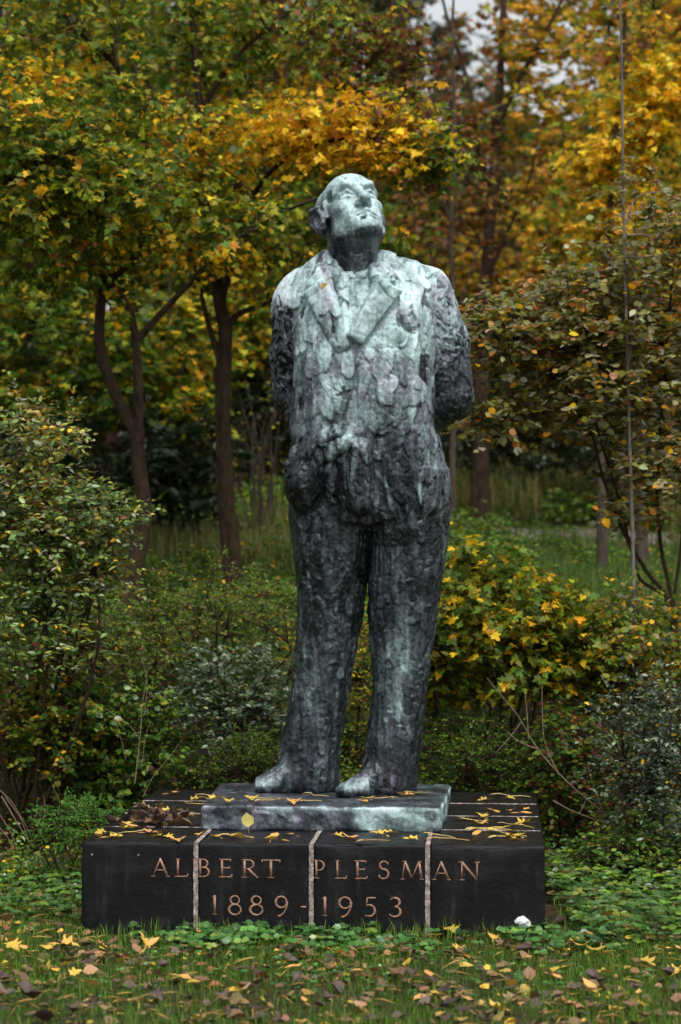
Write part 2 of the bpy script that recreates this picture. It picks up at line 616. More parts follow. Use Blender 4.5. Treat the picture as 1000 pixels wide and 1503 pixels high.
clay_pads(SV, SN, disp, pick(body & (vy > 600), 260), (.04, .11), (.01, .022), (.004, .010), .3, tone, srng, .9)
clay_pads(SV, SN, disp, pick(legs, 420), (.03, .10), (.01, .024), (.003, .0075), .22, tone, srng, .9)
clay_pads(SV, SN, disp, pick(legs, 380), (.012, .03), (.008, .016), (.003, .006), .9, tone, srng, .88)
clay_pads(SV, SN, disp, pick(arm_r | arm_l, 420), (.018, .05), (.006, .012), (.004, .008), .8, tone, srng)
clay_pads(SV, SN, disp, pick(head, 260), (.008, .02), (.006, .012), (.001, .0025), .8, tone, srng)
gouge = np.zeros(len(SV))
clay_pads(SV, SN, gouge, srng.choice(len(SV), 300), (.015, .05), (.004, .008), (.003, .007), .6, None, srng, hard=.4)
gouge[head] *= .2
disp -= gouge
streak = fbm(SV * np.array([70, 70, 9.0]), 21, 2) - .5
disp += np.where(legs | (vy > 640), .011, .005) * streak * np.where(head, .2, 1)
disp += (fbm(SV * 60, 31, 2) - .5) * np.where(head, .0012, .003)
slabz = (vx > 512) & (vx < 584) & (vy > 415) & (vy < 520) & (SV[:, 1] < -.12)
disp[slabz] = disp[slabz] * .25 + (fbm(SV[slabz] * 26, 37, 3) - .5) * .012
SV = SV + SN * disp[:, None]
SV[:, 2] = np.maximum(SV[:, 2], -.004)
# rain has turned the upper body pale green and left the sheltered lower half dark
n1 = fbm(SV * np.array([5, 5, 3.0]), 41, 3) - .5
n2 = fbm(SV * np.array([28, 28, 5.0]), 51, 3) - .5
n3 = fbm(SV * 16, 61, 3) - .5
n4 = fbm(SV * np.array([55, 55, 6.0]), 57, 3) - .5
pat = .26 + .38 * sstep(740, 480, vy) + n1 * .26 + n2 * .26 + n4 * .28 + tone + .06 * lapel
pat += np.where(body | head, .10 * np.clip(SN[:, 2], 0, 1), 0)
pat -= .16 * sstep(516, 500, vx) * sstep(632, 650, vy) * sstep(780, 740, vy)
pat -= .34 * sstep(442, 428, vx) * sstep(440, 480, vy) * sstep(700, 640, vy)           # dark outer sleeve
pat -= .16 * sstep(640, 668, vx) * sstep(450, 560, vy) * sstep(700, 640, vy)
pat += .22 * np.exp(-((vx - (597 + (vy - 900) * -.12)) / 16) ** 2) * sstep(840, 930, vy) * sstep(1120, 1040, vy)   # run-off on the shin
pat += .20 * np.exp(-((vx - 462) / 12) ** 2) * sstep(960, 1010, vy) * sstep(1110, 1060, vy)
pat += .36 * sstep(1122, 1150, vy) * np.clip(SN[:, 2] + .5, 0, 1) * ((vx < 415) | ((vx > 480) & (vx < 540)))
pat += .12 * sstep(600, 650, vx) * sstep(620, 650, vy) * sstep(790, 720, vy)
# darker under the chin and on the neck, and in the jacket's deepest dents
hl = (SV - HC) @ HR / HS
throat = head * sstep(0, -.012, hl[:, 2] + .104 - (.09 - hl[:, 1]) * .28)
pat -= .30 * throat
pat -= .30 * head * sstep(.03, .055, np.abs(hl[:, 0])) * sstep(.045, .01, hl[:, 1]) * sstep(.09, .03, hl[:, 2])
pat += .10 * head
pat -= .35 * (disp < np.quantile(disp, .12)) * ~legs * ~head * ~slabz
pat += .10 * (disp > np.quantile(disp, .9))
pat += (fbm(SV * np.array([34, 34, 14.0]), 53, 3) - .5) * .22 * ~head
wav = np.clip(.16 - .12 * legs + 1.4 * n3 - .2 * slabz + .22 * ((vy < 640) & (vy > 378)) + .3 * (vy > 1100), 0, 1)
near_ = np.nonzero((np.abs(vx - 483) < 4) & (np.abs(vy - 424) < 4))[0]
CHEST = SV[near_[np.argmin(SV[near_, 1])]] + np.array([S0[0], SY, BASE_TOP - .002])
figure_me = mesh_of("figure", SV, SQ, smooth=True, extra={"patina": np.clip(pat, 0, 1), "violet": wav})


def bronze_material():
    m, nt, b = mat("weathered bronze", .42, .5)
    at_ = N(nt, "ShaderNodeAttribute", attribute_name="patina")
    vi = N(nt, "ShaderNodeAttribute", attribute_name="violet")
    fine = noise(nt, 55, 6, .7)
    f2 = math_node(nt, 'MULTIPLY', math_node(nt, 'SUBTRACT', fine, .5), .7)
    p = math_node(nt, 'ADD', at_.outputs["Fac"], f2, True)
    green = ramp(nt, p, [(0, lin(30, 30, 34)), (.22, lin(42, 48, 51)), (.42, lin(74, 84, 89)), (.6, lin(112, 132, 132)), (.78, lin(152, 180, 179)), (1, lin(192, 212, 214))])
    vio = ramp(nt, p, [(0, lin(28, 26, 31)), (.25, lin(54, 52, 62)), (.5, lin(100, 92, 112)), (.75, lin(160, 156, 174)), (1, lin(204, 206, 218))])
    blot = noise(nt, 9, 3, .6, stretch=(1, 1, .5))
    vf = math_node(nt, 'MULTIPLY', vi.outputs["Fac"], ramp(nt, blot, [(.42, (0, 0, 0)), (.58, (1, 1, 1))]).outputs[0])
    col = mixc(nt, vf, green.outputs[0], vio.outputs[0])
    nt.links.new(col, b.inputs["Base Color"])
    inv = math_node(nt, 'MULTIPLY', math_node(nt, 'SUBTRACT', 1, p), .55)
    nt.links.new(inv, b.inputs["Metallic"])
    rr = math_node(nt, 'ADD', math_node(nt, 'MULTIPLY', p, .34), .22)
    nt.links.new(rr, b.inputs["Roughness"])
    h1 = noise(nt, 60, 5, .65, stretch=(1, 1, .35))
    h2 = noise(nt, 170, 3, .6)
    vor = N(nt, "ShaderNodeTexVoronoi", Scale=42.0)
    tc = N(nt, "ShaderNodeTexCoord")
    nt.links.new(tc.outputs["Object"], vor.inputs["Vector"])
    hh = math_node(nt, 'ADD', math_node(nt, 'MULTIPLY', h1, 1.0), math_node(nt, 'ADD', math_node(nt, 'MULTIPLY', h2, .35), math_node(nt, 'MULTIPLY', vor.outputs["Distance"], .5)))
    bump(nt, b, hh, .005, .8)
    return m


BRONZE = bronze_material()
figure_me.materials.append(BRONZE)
statue = thing("bronze_statue", "tall green bronze statue of a standing man in a suit looking up", "statue", tuple(S0))
statue.location.z = BASE_TOP - .002
link("figure", figure_me, statue)

# cast slab under the feet
slab = Clay((-.62, -.5, -.13), (.64, .5, .02), .008)
sl = slab.f
s_, (gx, gy, gz) = slab._win((-.7, -.6, -.2), (.7, .6, .1), 0)
wob = .006 * np.sin(gx * 9 + 1) + .004 * np.sin(gx * 23) + .006 * np.sin(gy * 11 + gz * 20)
dx = np.abs(gx) - (.545 + .03 * (gy + .4)) + .5 * wob - .04 * np.clip(gz, -.2, 0)
dy = np.abs(gy) - .43 + wob
dz = np.abs(gz + .062) - .057 + .3 * wob
RD = .013
q3 = np.sqrt(np.maximum(dx + RD, 0) ** 2 + np.maximum(dy + RD, 0) ** 2 + np.maximum(dz + RD, 0) ** 2) + np.minimum(np.maximum(dx, np.maximum(dy, dz)) + RD, 0) - RD
slab.f[s_] = q3
BV, BQ = slab.surface()
BN = vertex_normals(BV, BQ)
bd = (fbm(BV * 14, 71, 3) - .5) * .011
bt = np.zeros(len(BV))
clay_pads(BV, BN, bd, srng.choice(len(BV), 420), (.02, .06), (.015, .035), (.002, .006), 1.2, bt, srng)
BV = BV + BN * (bd[:, None])
side = 1 - sstep(.3, .8, BN[:, 2])
bp = np.where(side > .5, .54, .32) + (fbm(BV * np.array([9, 9, 14.0]), 81, 4) - .5) * 1.5 * (.3 + .7 * side) + bt + .12 * sstep(-.2, .5, BV[:, 0]) * side
bw = np.clip(.75 - 1.1 * sstep(-.2, .45, BV[:, 0]) + (fbm(BV * 7, 91, 3) - .5) * 1.2 + .25 * (1 - side), 0, 1)
plate_me = mesh_of("base_plate", BV, BQ, smooth=True, mats=(BRONZE,), extra={"patina": np.clip(bp, 0, 1), "violet": bw})
plate = link("base_plate", plate_me, statue)
plate.rotation_euler = (0, 0, YAW)
plate.location = (at(477, 1190, 9.73)[0] - S0[0] + .012, 9.74 - SY, 0.0)

# ------------------------------------------------------------------ the black stone plinth, 4 x 4 blocks with mortar joints
PLO = np.array([-.126, 8.9, 0.0])


def rot_world(u, v, z=0.0):
    c, s = math.cos(YAW), math.sin(YAW)
    return np.array([PLO[0] + u * c - v * s, PLO[1] + u * s + v * c, z])


plinth = thing("stone_plinth", "low square plinth of polished black stone blocks with carved lettering and pale mortar joints", "plinth", tuple(PLO), YAW)


def stone_material():
    m, nt, b = mat("polished black stone", .35, .28)
    n1_ = noise(nt, 3.5, 5, .6)
    n2_ = noise(nt, 160, 2, .5)
    n3_ = noise(nt, 9, 5, .7)
    base = ramp(nt, n1_, [(.3, lin(11, 11, 14)), (.7, lin(21, 20, 25))])
    speck = ramp(nt, n2_, [(.70, (0, 0, 0)), (.76, (1, 1, 1))])
    col = mixc(nt, math_node(nt, 'MULTIPLY', speck.outputs[0], .4), base.outputs[0], lin(110, 105, 105))
    worn = ramp(nt, n3_, [(.56, (0, 0, 0)), (.72, (1, 1, 1))])
    col = mixc(nt, math_node(nt, 'MULTIPLY', worn.outputs[0], .35), col, lin(60, 54, 56))
    drip = ramp(nt, noise(nt, 16, 4, .7, stretch=(1, 1, .12)), [(.55, (0, 0, 0)), (.72, (1, 1, 1))])
    col = mixc(nt, math_node(nt, 'MULTIPLY', drip.outputs[0], .4), col, lin(54, 52, 54))
    nt.links.new(col, b.inputs["Base Color"])
    rr = ramp(nt, n3_, [(.35, (.28, .28, .28)), (.7, (.55, .55, .55))])
    nt.links.new(rr.outputs[0], b.inputs["Roughness"])
    bump(nt, b, math_node(nt, 'ADD', noise(nt, 90, 5, .7), math_node(nt, 'MULTIPLY', n3_, 2.0)), .003, .6)
    return m


STONE = stone_material()


def block_mesh(sx_, sy_, sz_, seed, bev=.006):
    """bevelled block with slightly worn arrises, origin at its lower front left corner"""
    n = 9
    lin1 = np.concatenate([[0, bev * .35, bev], np.linspace(bev * 2.5, 1 - bev * 2.5, n)])
    def ax(L):
        i = np.linspace(bev * 3, L - bev * 3, n)
        return np.concatenate([[0, bev * .4, bev], i, [L - bev, L - bev * .4, L]])
    X, Y, Z = ax(sx_), ax(sy_), ax(sz_)
    V, F, off = [], [], 0
    dims = (X, Y, Z)
    for a in range(3):
        u, v = (a + 1) % 3, (a + 2) % 3
        for e in (0, -1):
            g = np.meshgrid(dims[u], dims[v], indexing='ij')
            p = np.zeros(g[0].shape + (3,))
            p[..., u], p[..., v], p[..., a] = g[0], g[1], dims[a][e]
            m, k = g[0].shape
            id_ = np.arange(m * k).reshape(m, k) + off
            q = np.stack([id_[:-1, :-1], id_[1:, :-1], id_[1:, 1:], id_[:-1, 1:]], -1).reshape(-1, 4)
            F.append(q if e == -1 else q[:, ::-1])
            V.append(p.reshape(-1, 3))
            off += m * k
    V = np.concatenate(V)
    S = np.array([sx_, sy_, sz_])
    wear = bev * (.8 + 3.2 * vnoise(V * 15 + seed, 5) ** 3)
    dlo, dhi = V, S - V
    near = np.minimum(dlo, dhi)
    sg = np.where(dlo < dhi, 1, -1)
    srt = np.sort(near, axis=1)
    # chamfer: pull points close to two faces inwards
    for i in range(3):
        others = np.min(np.delete(near, i, 1), 1)
        pull = np.clip(wear - others, 0, None) * (near[:, i] < 1e-6)
        V[:, i] += sg[:, i] * pull * .75
    return V, F


edges = [0, .5, 1.0, 1.5, 2.0]
J = .009
stones = {}
for iy in range(4):
    for ix in range(4):
        w = edges[ix + 1] - edges[ix] - (J if 0 < ix else 0) - (J if ix < 3 else 0)
        d = .5 - (.008 if iy > 0 else 0) - (.008 if iy < 3 else 0)
        V, F = block_mesh(w, d, .41, ix * 7 + iy * 31)
        me = mesh_of("stone_block", V, F, mats=(STONE,))
        o = link("stone_block", me, plinth)
        o.location = (-1 + edges[ix] + (J if ix > 0 else 0), .5 * iy + (.008 if iy > 0 else 0), -.01 + float(rng.uniform(-.002, .002)) * (iy > 0))
        stones[(ix, iy)] = o
# mortar: flush, slightly uneven strips
mm, nt, b = mat("lime mortar", .9, .2)
cr = ramp(nt, noise(nt, 34, 5, .75), [(.34, lin(78, 68, 60)), (.5, lin(142, 128, 120)), (.66, lin(196, 186, 182))])
nt.links.new(cr.outputs[0], b.inputs["Base Color"])
bump(nt, b, noise(nt, 120, 4, .7), .004, .8)


def mortar_strip(p0, p1, w, top, fronty=None):
    """wavy bead that fills a joint from the ground to just below the top"""
    p0, p1 = np.array(p0, float), np.array(p1, float)
    L = np.linalg.norm(p1 - p0)
    n = int(L / .012)
    t = np.linspace(0, 1, n)
    d = (p1 - p0) / L
    s = np.array([-d[1], d[0]])
    V, F = [], []
    for i, tt in enumerate(t):
        c = p0 + d * L * tt
        for k_, off in enumerate((-1, -.5, 0, .5, 1)):
            q = c + s * off * w
            V.append((q[0], q[1], top - .0025 + .002 * math.cos(off * 1.4) + rng.normal(0, .0008)))
    V = np.array(V)
    id_ = np.arange(n * 5).reshape(n, 5)
    F.append(np.stack([id_[:-1, :-1], id_[:-1, 1:], id_[1:, 1:], id_[1:, :-1]], -1).reshape(-1, 4)[:, ::-1])
    if fronty is not None:
        nz = 34
        z = np.linspace(top, 0, nz)
        base = len(V)
        Vf = np.array([(p0[0] + o_ * w * (1 + .05 * rng.normal()), fronty + .0022 - .002 * math.cos(o_ * 1.4) + rng.normal(0, .0012), zz) for zz in z for o_ in (-1, -.5, 0, .5, 1)])
        id2 = np.arange(nz * 5).reshape(nz, 5) + base
        V = np.concatenate([V, Vf])
        F.append(np.stack([id2[:-1, :-1], id2[:-1, 1:], id2[1:, 1:], id2[1:, :-1]], -1).reshape(-1, 4)[:, ::-1])
    return V, F


for xj in (-.5, 0, .5):
    V, F = mortar_strip((xj, .001), (xj, 1.99), J + .001, .401, -.0005 if xj < 0 else .0015)
    link("mortar_joint", mesh_of("mortar_joint", V, F, mats=(mm,)), plinth)
for yj in (.5, 1.0, 1.5):
    for xa, xb in ((-.99, -.52), (-.48, -.02), (.02, .48), (.52, .99)):
        V, F = mortar_strip((xa, yj), (xb, yj), .0085, .4015)
        link("mortar_joint", mesh_of("mortar_joint", V, F, mats=(mm,)), plinth)

# lettering: roman capitals drawn as thick and thin strokes
ml, nt, b = mat("copper tinted carved letters", .6, .3)
cr = ramp(nt, noise(nt, 60, 4, .7), [(.3, lin(104, 76, 62)), (.55, lin(156, 118, 96)), (.75, lin(190, 158, 138))])
nt.links.new(cr.outputs[0], b.inputs["Base Color"])


def arc(cx, cy, rx, ry, a0, a1, n=18):
    return [(cx + rx * math.cos(math.radians(a0 + (a1 - a0) * i / n)), cy + ry * math.sin(math.radians(a0 + (a1 - a0) * i / n))) for i in range(n + 1)]


TK, TN = .098, .045
sf = lambda x, y, l=.11: ([(x - l, y), (x + l, y)], .035, .035)
sfv = lambda x, y, l=.08: ([(x, y - l), (x, y + l)], .045, .045)
GLYPH = {
    'A': (.88, [([(.08, 0), (.45, 1)], TN, TN), ([(.43, 1), (.82, 0)], TK, TK), ([(.22, .36), (.66, .36)], .05, .05), sf(.08, .02), sf(.82, .02)]),
    'L': (.66, [([(.14, 0), (.14, 1)], TK, TK), ([(.1, .03), (.62, .03)], .06, .06), sf(.14, .98), sf(.12, .02, .13), sfv(.62, .08)]),
    'B': (.66, [([(.14, 0), (.14, 1)], TK, TK), ([(.1, .97), (.3, .97)] + arc(.3, .755, .22, .215, 90, -90) + [(.12, .54)], TN, .09), ([(.12, .53), (.33, .53)] + arc(.33, .28, .26, .25, 90, -90) + [(.1, .03)], TN, .10), sf(.1, .98, .1), sf(.1, .02, .1)]),
    'E': (.64, [([(.14, 0), (.14, 1)], TK, TK), ([(.1, .97), (.54, .97)], .06, .06), ([(.14, .52), (.48, .52)], .055, .055), ([(.1, .03), (.6, .03)], .06, .06), sfv(.54, .92), sfv(.6, .08), sfv(.48, .52, .06), sf(.1, .98, .1), sf(.1, .02, .1)]),
    'R': (.74, [([(.14, 0), (.14, 1)], TK, TK), ([(.1, .97), (.3, .97)] + arc(.3, .73, .25, .24, 90, -90) + [(.14, .49)], TN, .09), ([(.3, .49), (.72, .0)], TK, TK * .9), sf(.14, .02, .13), sf(.1, .98, .1), sf(.72, .02, .06)]),
    'T': (.82, [([(.41, 0), (.41, 1)], TK, TK), ([(.03, .96), (.79, .96)], .065, .065), sfv(.04, .9), sfv(.78, .9), sf(.41, .02, .14)]),
    'P': (.6, [([(.14, 0), (.14, 1)], TK, TK), ([(.1, .97), (.28, .97)] + arc(.28, .71, .25, .26, 90, -90) + [(.14, .45)], TN, .09), sf(.14, .02, .14), sf(.1, .98, .1)]),
    'S': (.58, [(arc(.3, .745, .2, .225, 30, 180, 14) + arc(.3, .745, .2, .205, 180, 270, 8)[1:] + arc(.28, .28, .24, .26, 90, -10, 10)[1:] + arc(.28, .28, .24, .25, -10, -150, 14)[1:], .06, .1), sfv(.49, .83, .09), sfv(.06, .17, .09)]),
    'M': (1.06, [([(.1, 0), (.22, 1)], TN, TN), ([(.22, 1), (.53, .05)], TK, TK), ([(.53, .05), (.84, 1)], TN, TN), ([(.84, 1), (.96, 0)], TK, TK), sf(.1, .02, .1), sf(.96, .02, .11), sf(.17, .98, .07), sf(.88, .98, .07)]),
    'N': (.9, [([(.14, 0), (.14, 1)], TN, TN), ([(.13, 1), (.76, 0)], TK, TK), ([(.76, 0), (.76, 1)], TN, TN), sf(.14, .02, .12), sf(.08, .98, .08), sf(.76, .98, .12)]),
    '1': (.3, [([(.16, 0), (.16, 1)], .11, .11), ([(.02, .86), (.16, .98)], .05, .06), sf(.16, .02, .1)]),
    '8': (.6, [(arc(.3, .76, .185, .215, 0, 360, 28), .055, .085), (arc(.3, .27, .25, .265, 0, 360, 28), .06, .1)]),
    '9': (.6, [(arc(.3, .69, .23, .285, 0, 360, 28), .06, .09), (arc(.1, .66, .44, .72, 5, -82, 18), .1, .05)]),
    '5': (.56, [([(.16, .96), (.52, .96)], .075, .075), ([(.16, .97), (.12, .56)], .05, .05), ([(.12, .56)] + arc(.24, .31, .25, .29, 110, -90, 18) + [(.06, .05)], .06, .1)]),
    '3': (.56, [(arc(.25, .76, .21, .22, 150, -90, 18), .05, .1), (arc(.25, .27, .25, .26, 90, -150, 20), .05, .11)]),
    '-': (.4, [([(.04, .45), (.36, .45)], .08, .08)]),
}


def ribbon(pts, w0, w1, depth):
    p = np.array(pts, float)
    d = np.gradient(p, axis=0)
    if np.allclose(p[0], p[-1]):
        d[0] = d[-1] = (p[1] - p[-2])
    d /= np.maximum(np.linalg.norm(d, axis=1, keepdims=True), 1e-9)
    s = np.stack([-d[:, 1], d[:, 0]], 1)
    t = np.linspace(0, 1, len(p))
    w = (w0 + (w1 - w0) * np.sin(math.pi * t) ** 2 if len(p) > 4 else np.full(len(p), w0))[:, None] / 2
    a_, b_ = p + s * w, p - s * w
    n = len(p)
    V = np.zeros((n * 4, 3))
    V[0:n, [0, 2]], V[n:2 * n, [0, 2]] = a_, b_
    V[2 * n:3 * n, [0, 2]], V[3 * n:, [0, 2]] = a_, b_
    V[2 * n:, 1] = depth
    i = np.arange(n - 1)
    F = [np.stack([i, i + 1, n + i + 1, n + i], 1), np.stack([i, 2 * n + i, 2 * n + i + 1, i + 1], 1), np.stack([n + i, n + i + 1, 3 * n + i + 1, 3 * n + i], 1),
         np.array([[0, n, 3 * n, 2 * n], [n - 1, 3 * n - 1, 4 * n - 1, 2 * n - 1]])]
    return V, F


def letter(ch, x0, x1, zbase, height):
    wd, strokes = GLYPH[ch]
    Vs, Fs, off = [], [], 0
    for k_, (pts, w0, w1) in enumerate(strokes):
        V, F = ribbon(pts, w0, w1, .012)
        V[:, 1] -= .00012 * k_
        Vs.append(V)
        Fs += [f + off for f in F]
        off += len(V)
    V = np.concatenate(Vs)
    V[:, 0] = x0 + V[:, 0] / wd * (x1 - x0)
    V[:, 2] = zbase + V[:, 2] * height
    V[:, 1] -= .0018
    own = stones[(min(3, max(0, int(((x0 + x1) / 2 + 1) / .5))), 0)]
    V -= np.array(own.location)
    return link("letter" if ch.isalpha() else ("hyphen" if ch == '-' else "numeral"), mesh_of("letter", V, Fs, mats=(ml,)), own)


lx = lambda px: (px - 457.5) / 339.6 * 1.0
for ch, a, b_ in zip("ALBERT", (222, 257, 290, 322, 355, 384), (248, 277, 309, 342, 379, 413)):
    letter(ch, lx(a), lx(b_), .252, .079)
for ch, a, b_ in zip("PLESMAN", (461, 492, 521, 555, 587, 634, 672), (478, 510, 540, 572, 622, 660, 704)):
    letter(ch, lx(a), lx(b_), .252, .079)
for ch, a, b_ in zip("1889-1953", (311, 335, 366, 403, 441, 473, 496, 534, 571), (320, 356, 388, 424, 451, 482, 518, 553, 590)):
    letter(ch, lx(a), lx(b_), .092, .083)

# ------------------------------------------------------------------ the ground: flat lawn in front, a bank rising into the wood behind
def height(x, y):
    x, y = np.asarray(x, float), np.asarray(y, float)
    h = 1.1 * sstep(10.9, 14.2, y) + .1 * np.clip(y - 14, 0, 16) + .07 * np.clip(y - 30, 0, 60)
    h = h + .1 * sstep(12, 20, y) * np.sin(x * .7 + 1)
    p = np.stack([x.ravel() * 1.3, y.ravel() * 1.3, np.zeros(x.size)], 1)
    return h + ((vnoise(p, 5) - .5) * .06 * sstep(10, 12, y).ravel()).reshape(x.shape)


def axis(segs):
    return np.unique(np.concatenate([np.arange(a, b, st) for a, b, st in segs] + [[segs[-1][1]]]))


gx = axis([(-250, -30, 20), (-30, -6, 1.5), (-6, 6, .2), (6, 30, 1.5), (30, 250, 20)])
gy = axis([(-120, 0, 15), (0, 6, 1), (6, 24, .2), (24, 60, 1.5), (60, 400, 20)])
GX, GY = np.meshgrid(gx, gy, indexing='ij')
GZ = height(GX, GY)
gid = np.arange(GX.size).reshape(GX.shape)
GF = np.stack([gid[:-1, :-1], gid[1:, :-1], gid[1:, 1:], gid[:-1, 1:]], -1).reshape(-1, 4)
mg, nt, b = mat("damp earth and moss", .95, .2)
tcg = N(nt, "ShaderNodeTexCoord")
g1 = noise(nt, 1.3, 5, .6)
g2 = noise(nt, 24, 5, .7)
c1 = ramp(nt, g2, [(.3, lin(34, 27, 20)), (.5, lin(58, 46, 32)), (.7, lin(84, 66, 46))])
c2 = ramp(nt, g2, [(.3, lin(34, 42, 18)), (.7, lin(66, 78, 34))])
nt.links.new(mixc(nt, ramp(nt, g1, [(.4, (0, 0, 0)), (.6, (1, 1, 1))]).outputs[0], c1.outputs[0], c2.outputs[0]), b.inputs["Base Color"])
bump(nt, b, noise(nt, 40, 5, .7), .03, .8)
link("ground", mesh_of("ground", np.stack([GX.ravel(), GY.ravel(), GZ.ravel()], 1), GF, mats=(mg,), smooth=True), kind='structure')

# the narrow path that crosses the bank on the right
mp_, nt, b = mat("trodden path", .95, .2)
c1 = ramp(nt, noise(nt, 14, 5, .7), [(.3, lin(88, 78, 74)), (.6, lin(128, 116, 116)), (.8, lin(110, 84, 60))])
nt.links.new(c1.outputs[0], b.inputs["Base Color"])
px_, pw = np.linspace(1.55, 9, 60), .62
pc = 20.2 + .16 * (px_ - 1.5) + .3 * np.sin(px_ * .5)
pv = []
for i, x in enumerate(px_):
    for k_ in (-1, -.5, 0, .5, 1):
        yy = pc[i] + k_ * pw * (1 + .12 * math.sin(i * .9 + k_))
        pv.append((x, yy, float(height(x, yy)) + .03))
id_ = np.arange(len(pv)).reshape(-1, 5)
link("path", mesh_of("path", np.array(pv), np.stack([id_[:-1, :-1], id_[1:, :-1], id_[1:, 1:], id_[:-1, 1:]], -1).reshape(-1, 4), mats=(mp_,)), kind='structure')

# ------------------------------------------------------------------ leaves
def leaf_material(name, rough, trans):
    m, nt, b = mat(name, rough, .28 if trans > .4 else .4)
    a = N(nt, "ShaderNodeAttribute", attribute_name="tint")
    nt.links.new(a.outputs["Color"], b.inputs["Base Color"])
    tr = N(nt, "ShaderNodeBsdfTranslucent")
    nt.links.new(a.outputs["Color"], tr.inputs["Color"])
    mx = N(nt, "ShaderNodeMixShader")
    mx.inputs[0].default_value = trans
    nt.links.new(b.outputs[0], mx.inputs[1])
    nt.links.new(tr.outputs[0], mx.inputs[2])
    nt.links.new(mx.outputs[0], nt.nodes["Material Output"].inputs["Surface"])
    return m


LEAF = leaf_material("leaf", .5, .45)
GLOSSY = leaf_material("glossy leaf", .3, .25)
DRY = leaf_material("fallen leaf", .6, .12)


def bark_material(name, a_, b_, sc_=1.0):
    m, nt, b = mat(name, .9, .15)
    n = noise(nt, 22 * sc_, 5, .7, stretch=(1, 1, .3))
    cr_ = ramp(nt, n, [(.3, a_), (.7, b_)])
    moss = ramp(nt, noise(nt, 5 * sc_, 4, .7), [(.5, (0, 0, 0)), (.68, (1, 1, 1))])
    col = mixc(nt, math_node(nt, 'MULTIPLY', moss.outputs[0], .45), nt.nodes[-2].outputs[0] if False else cr_.outputs[0], lin(84, 88, 58))
    nt.links.new(col, b.inputs['Base Color'])
    bump(nt, b, noise(nt, 38 * sc_, 5, .75, stretch=(1, 1, .22)), .045, 1.0)
    return m


BARK = bark_material("dark brown bark", lin(34, 26, 22), lin(92, 72, 58))
BARK_GREY = bark_material("grey brown bark", lin(60, 52, 46), lin(104, 92, 82))
BIRCH = bark_material("pale bark", lin(110, 100, 96), lin(168, 158, 150))
TWIG = bark_material("thin twig bark", lin(52, 38, 30), lin(92, 70, 54), 3)
STRAW = bark_material("dead straw stalk", lin(150, 128, 104), lin(196, 172, 146), 3)

# leaf outlines in the plane: x sideways, y along the leaf, z up
def fold(v, f=.22, curl=.12):
    v = np.array(v, float)
    z = np.abs(v[:, 0]) * f - curl * v[:, 1] ** 2
    return np.stack([v[:, 0], v[:, 1], z], 1)


def fan(pts, centre):
    n = len(pts)
    return fold([centre] + pts), np.array([[0, i + 1, (i + 1) % n + 1] for i in range(n)])


T_OVAL = (fold([(0, 0), (-.2, .25), (.2, .25), (0, .45), (-.24, .55), (.24, .55), (0, 1)]), np.array([[0, 3, 1], [0, 2, 3], [1, 3, 4], [2, 5, 3], [3, 6, 4], [3, 5, 6]]))
T_ROUND = (fold([(0, 0), (-.36, .22), (.36, .22), (0, .5), (-.4, .6), (.4, .6), (0, 1)], .15), T_OVAL[1])
T_TINY = (fold([(0, 0), (-.3, .5), (.3, .5), (0, 1)], .3), np.array([[0, 3, 1], [0, 2, 3]]))
T_NARROW = (fold([(0, 0), (-.14, .4), (.14, .4), (0, 1)], .3), np.array([[0, 3, 1], [0, 2, 3]]))
T_MAPLE = fan([(0, 0), (-.22, .1), (-.5, .12), (-.3, .3), (-.52, .55), (-.34, .6), (-.2, .58), (-.16, .85), (0, 1.02), (.16, .85), (.2, .58), (.34, .6), (.52, .55), (.3, .3), (.5, .12), (.22, .1)], (0, .38))
T_STAR = fan([(0, 0), (-.5, .15), (-.26, .36), (-.5, .66), (-.15, .6), (0, 1), (.15, .6), (.5, .66), (.26, .36), (.5, .15)], (0, .38))
T_CARD = (fold([(0, 0), (-.36, .3), (.36, .3), (-.3, .75), (.3, .75), (0, 1.05)], .25), np.array([[0, 2, 1], [1, 2, 4], [1, 4, 3], [3, 4, 5]]))


def unit(v):
    return v / np.maximum(np.linalg.norm(v, axis=-1, keepdims=True), 1e-9)


def leaf_frames(D, Nn):
    D = unit(D)
    X = unit(np.cross(D, Nn))
    return X, D, np.cross(X, D)


def leaves_arrays(tpl, Pp, D, Nn, S, col):
    tv, tf = tpl
    X, D, Z = leaf_frames(D, Nn)
    n, m = len(Pp), len(tv)
    V = Pp[:, None, :] + S[:, None, None] * (tv[None, :, 0, None] * X[:, None] + tv[None, :, 1, None] * D[:, None] + tv[None, :, 2, None] * Z[:, None])
    F = (tf[None] + (np.arange(n) * m)[:, None, None]).reshape(-1, 3)
    return V.reshape(-1, 3), F, np.repeat(col, m, axis=0)


def palette(cols, n, r, jit=.18):
    """cols: list of (weight, rgb-linear)"""
    w = np.array([c[0] for c in cols], float)
    i = r.choice(len(cols), n, p=w / w.sum())
    c = np.array([c[1] for c in cols])[i]
    return np.clip(c * np.exp(r.normal(0, jit, (n, 1))) * np.exp(r.normal(0, jit * .35, (n, 3))), .002, .9)


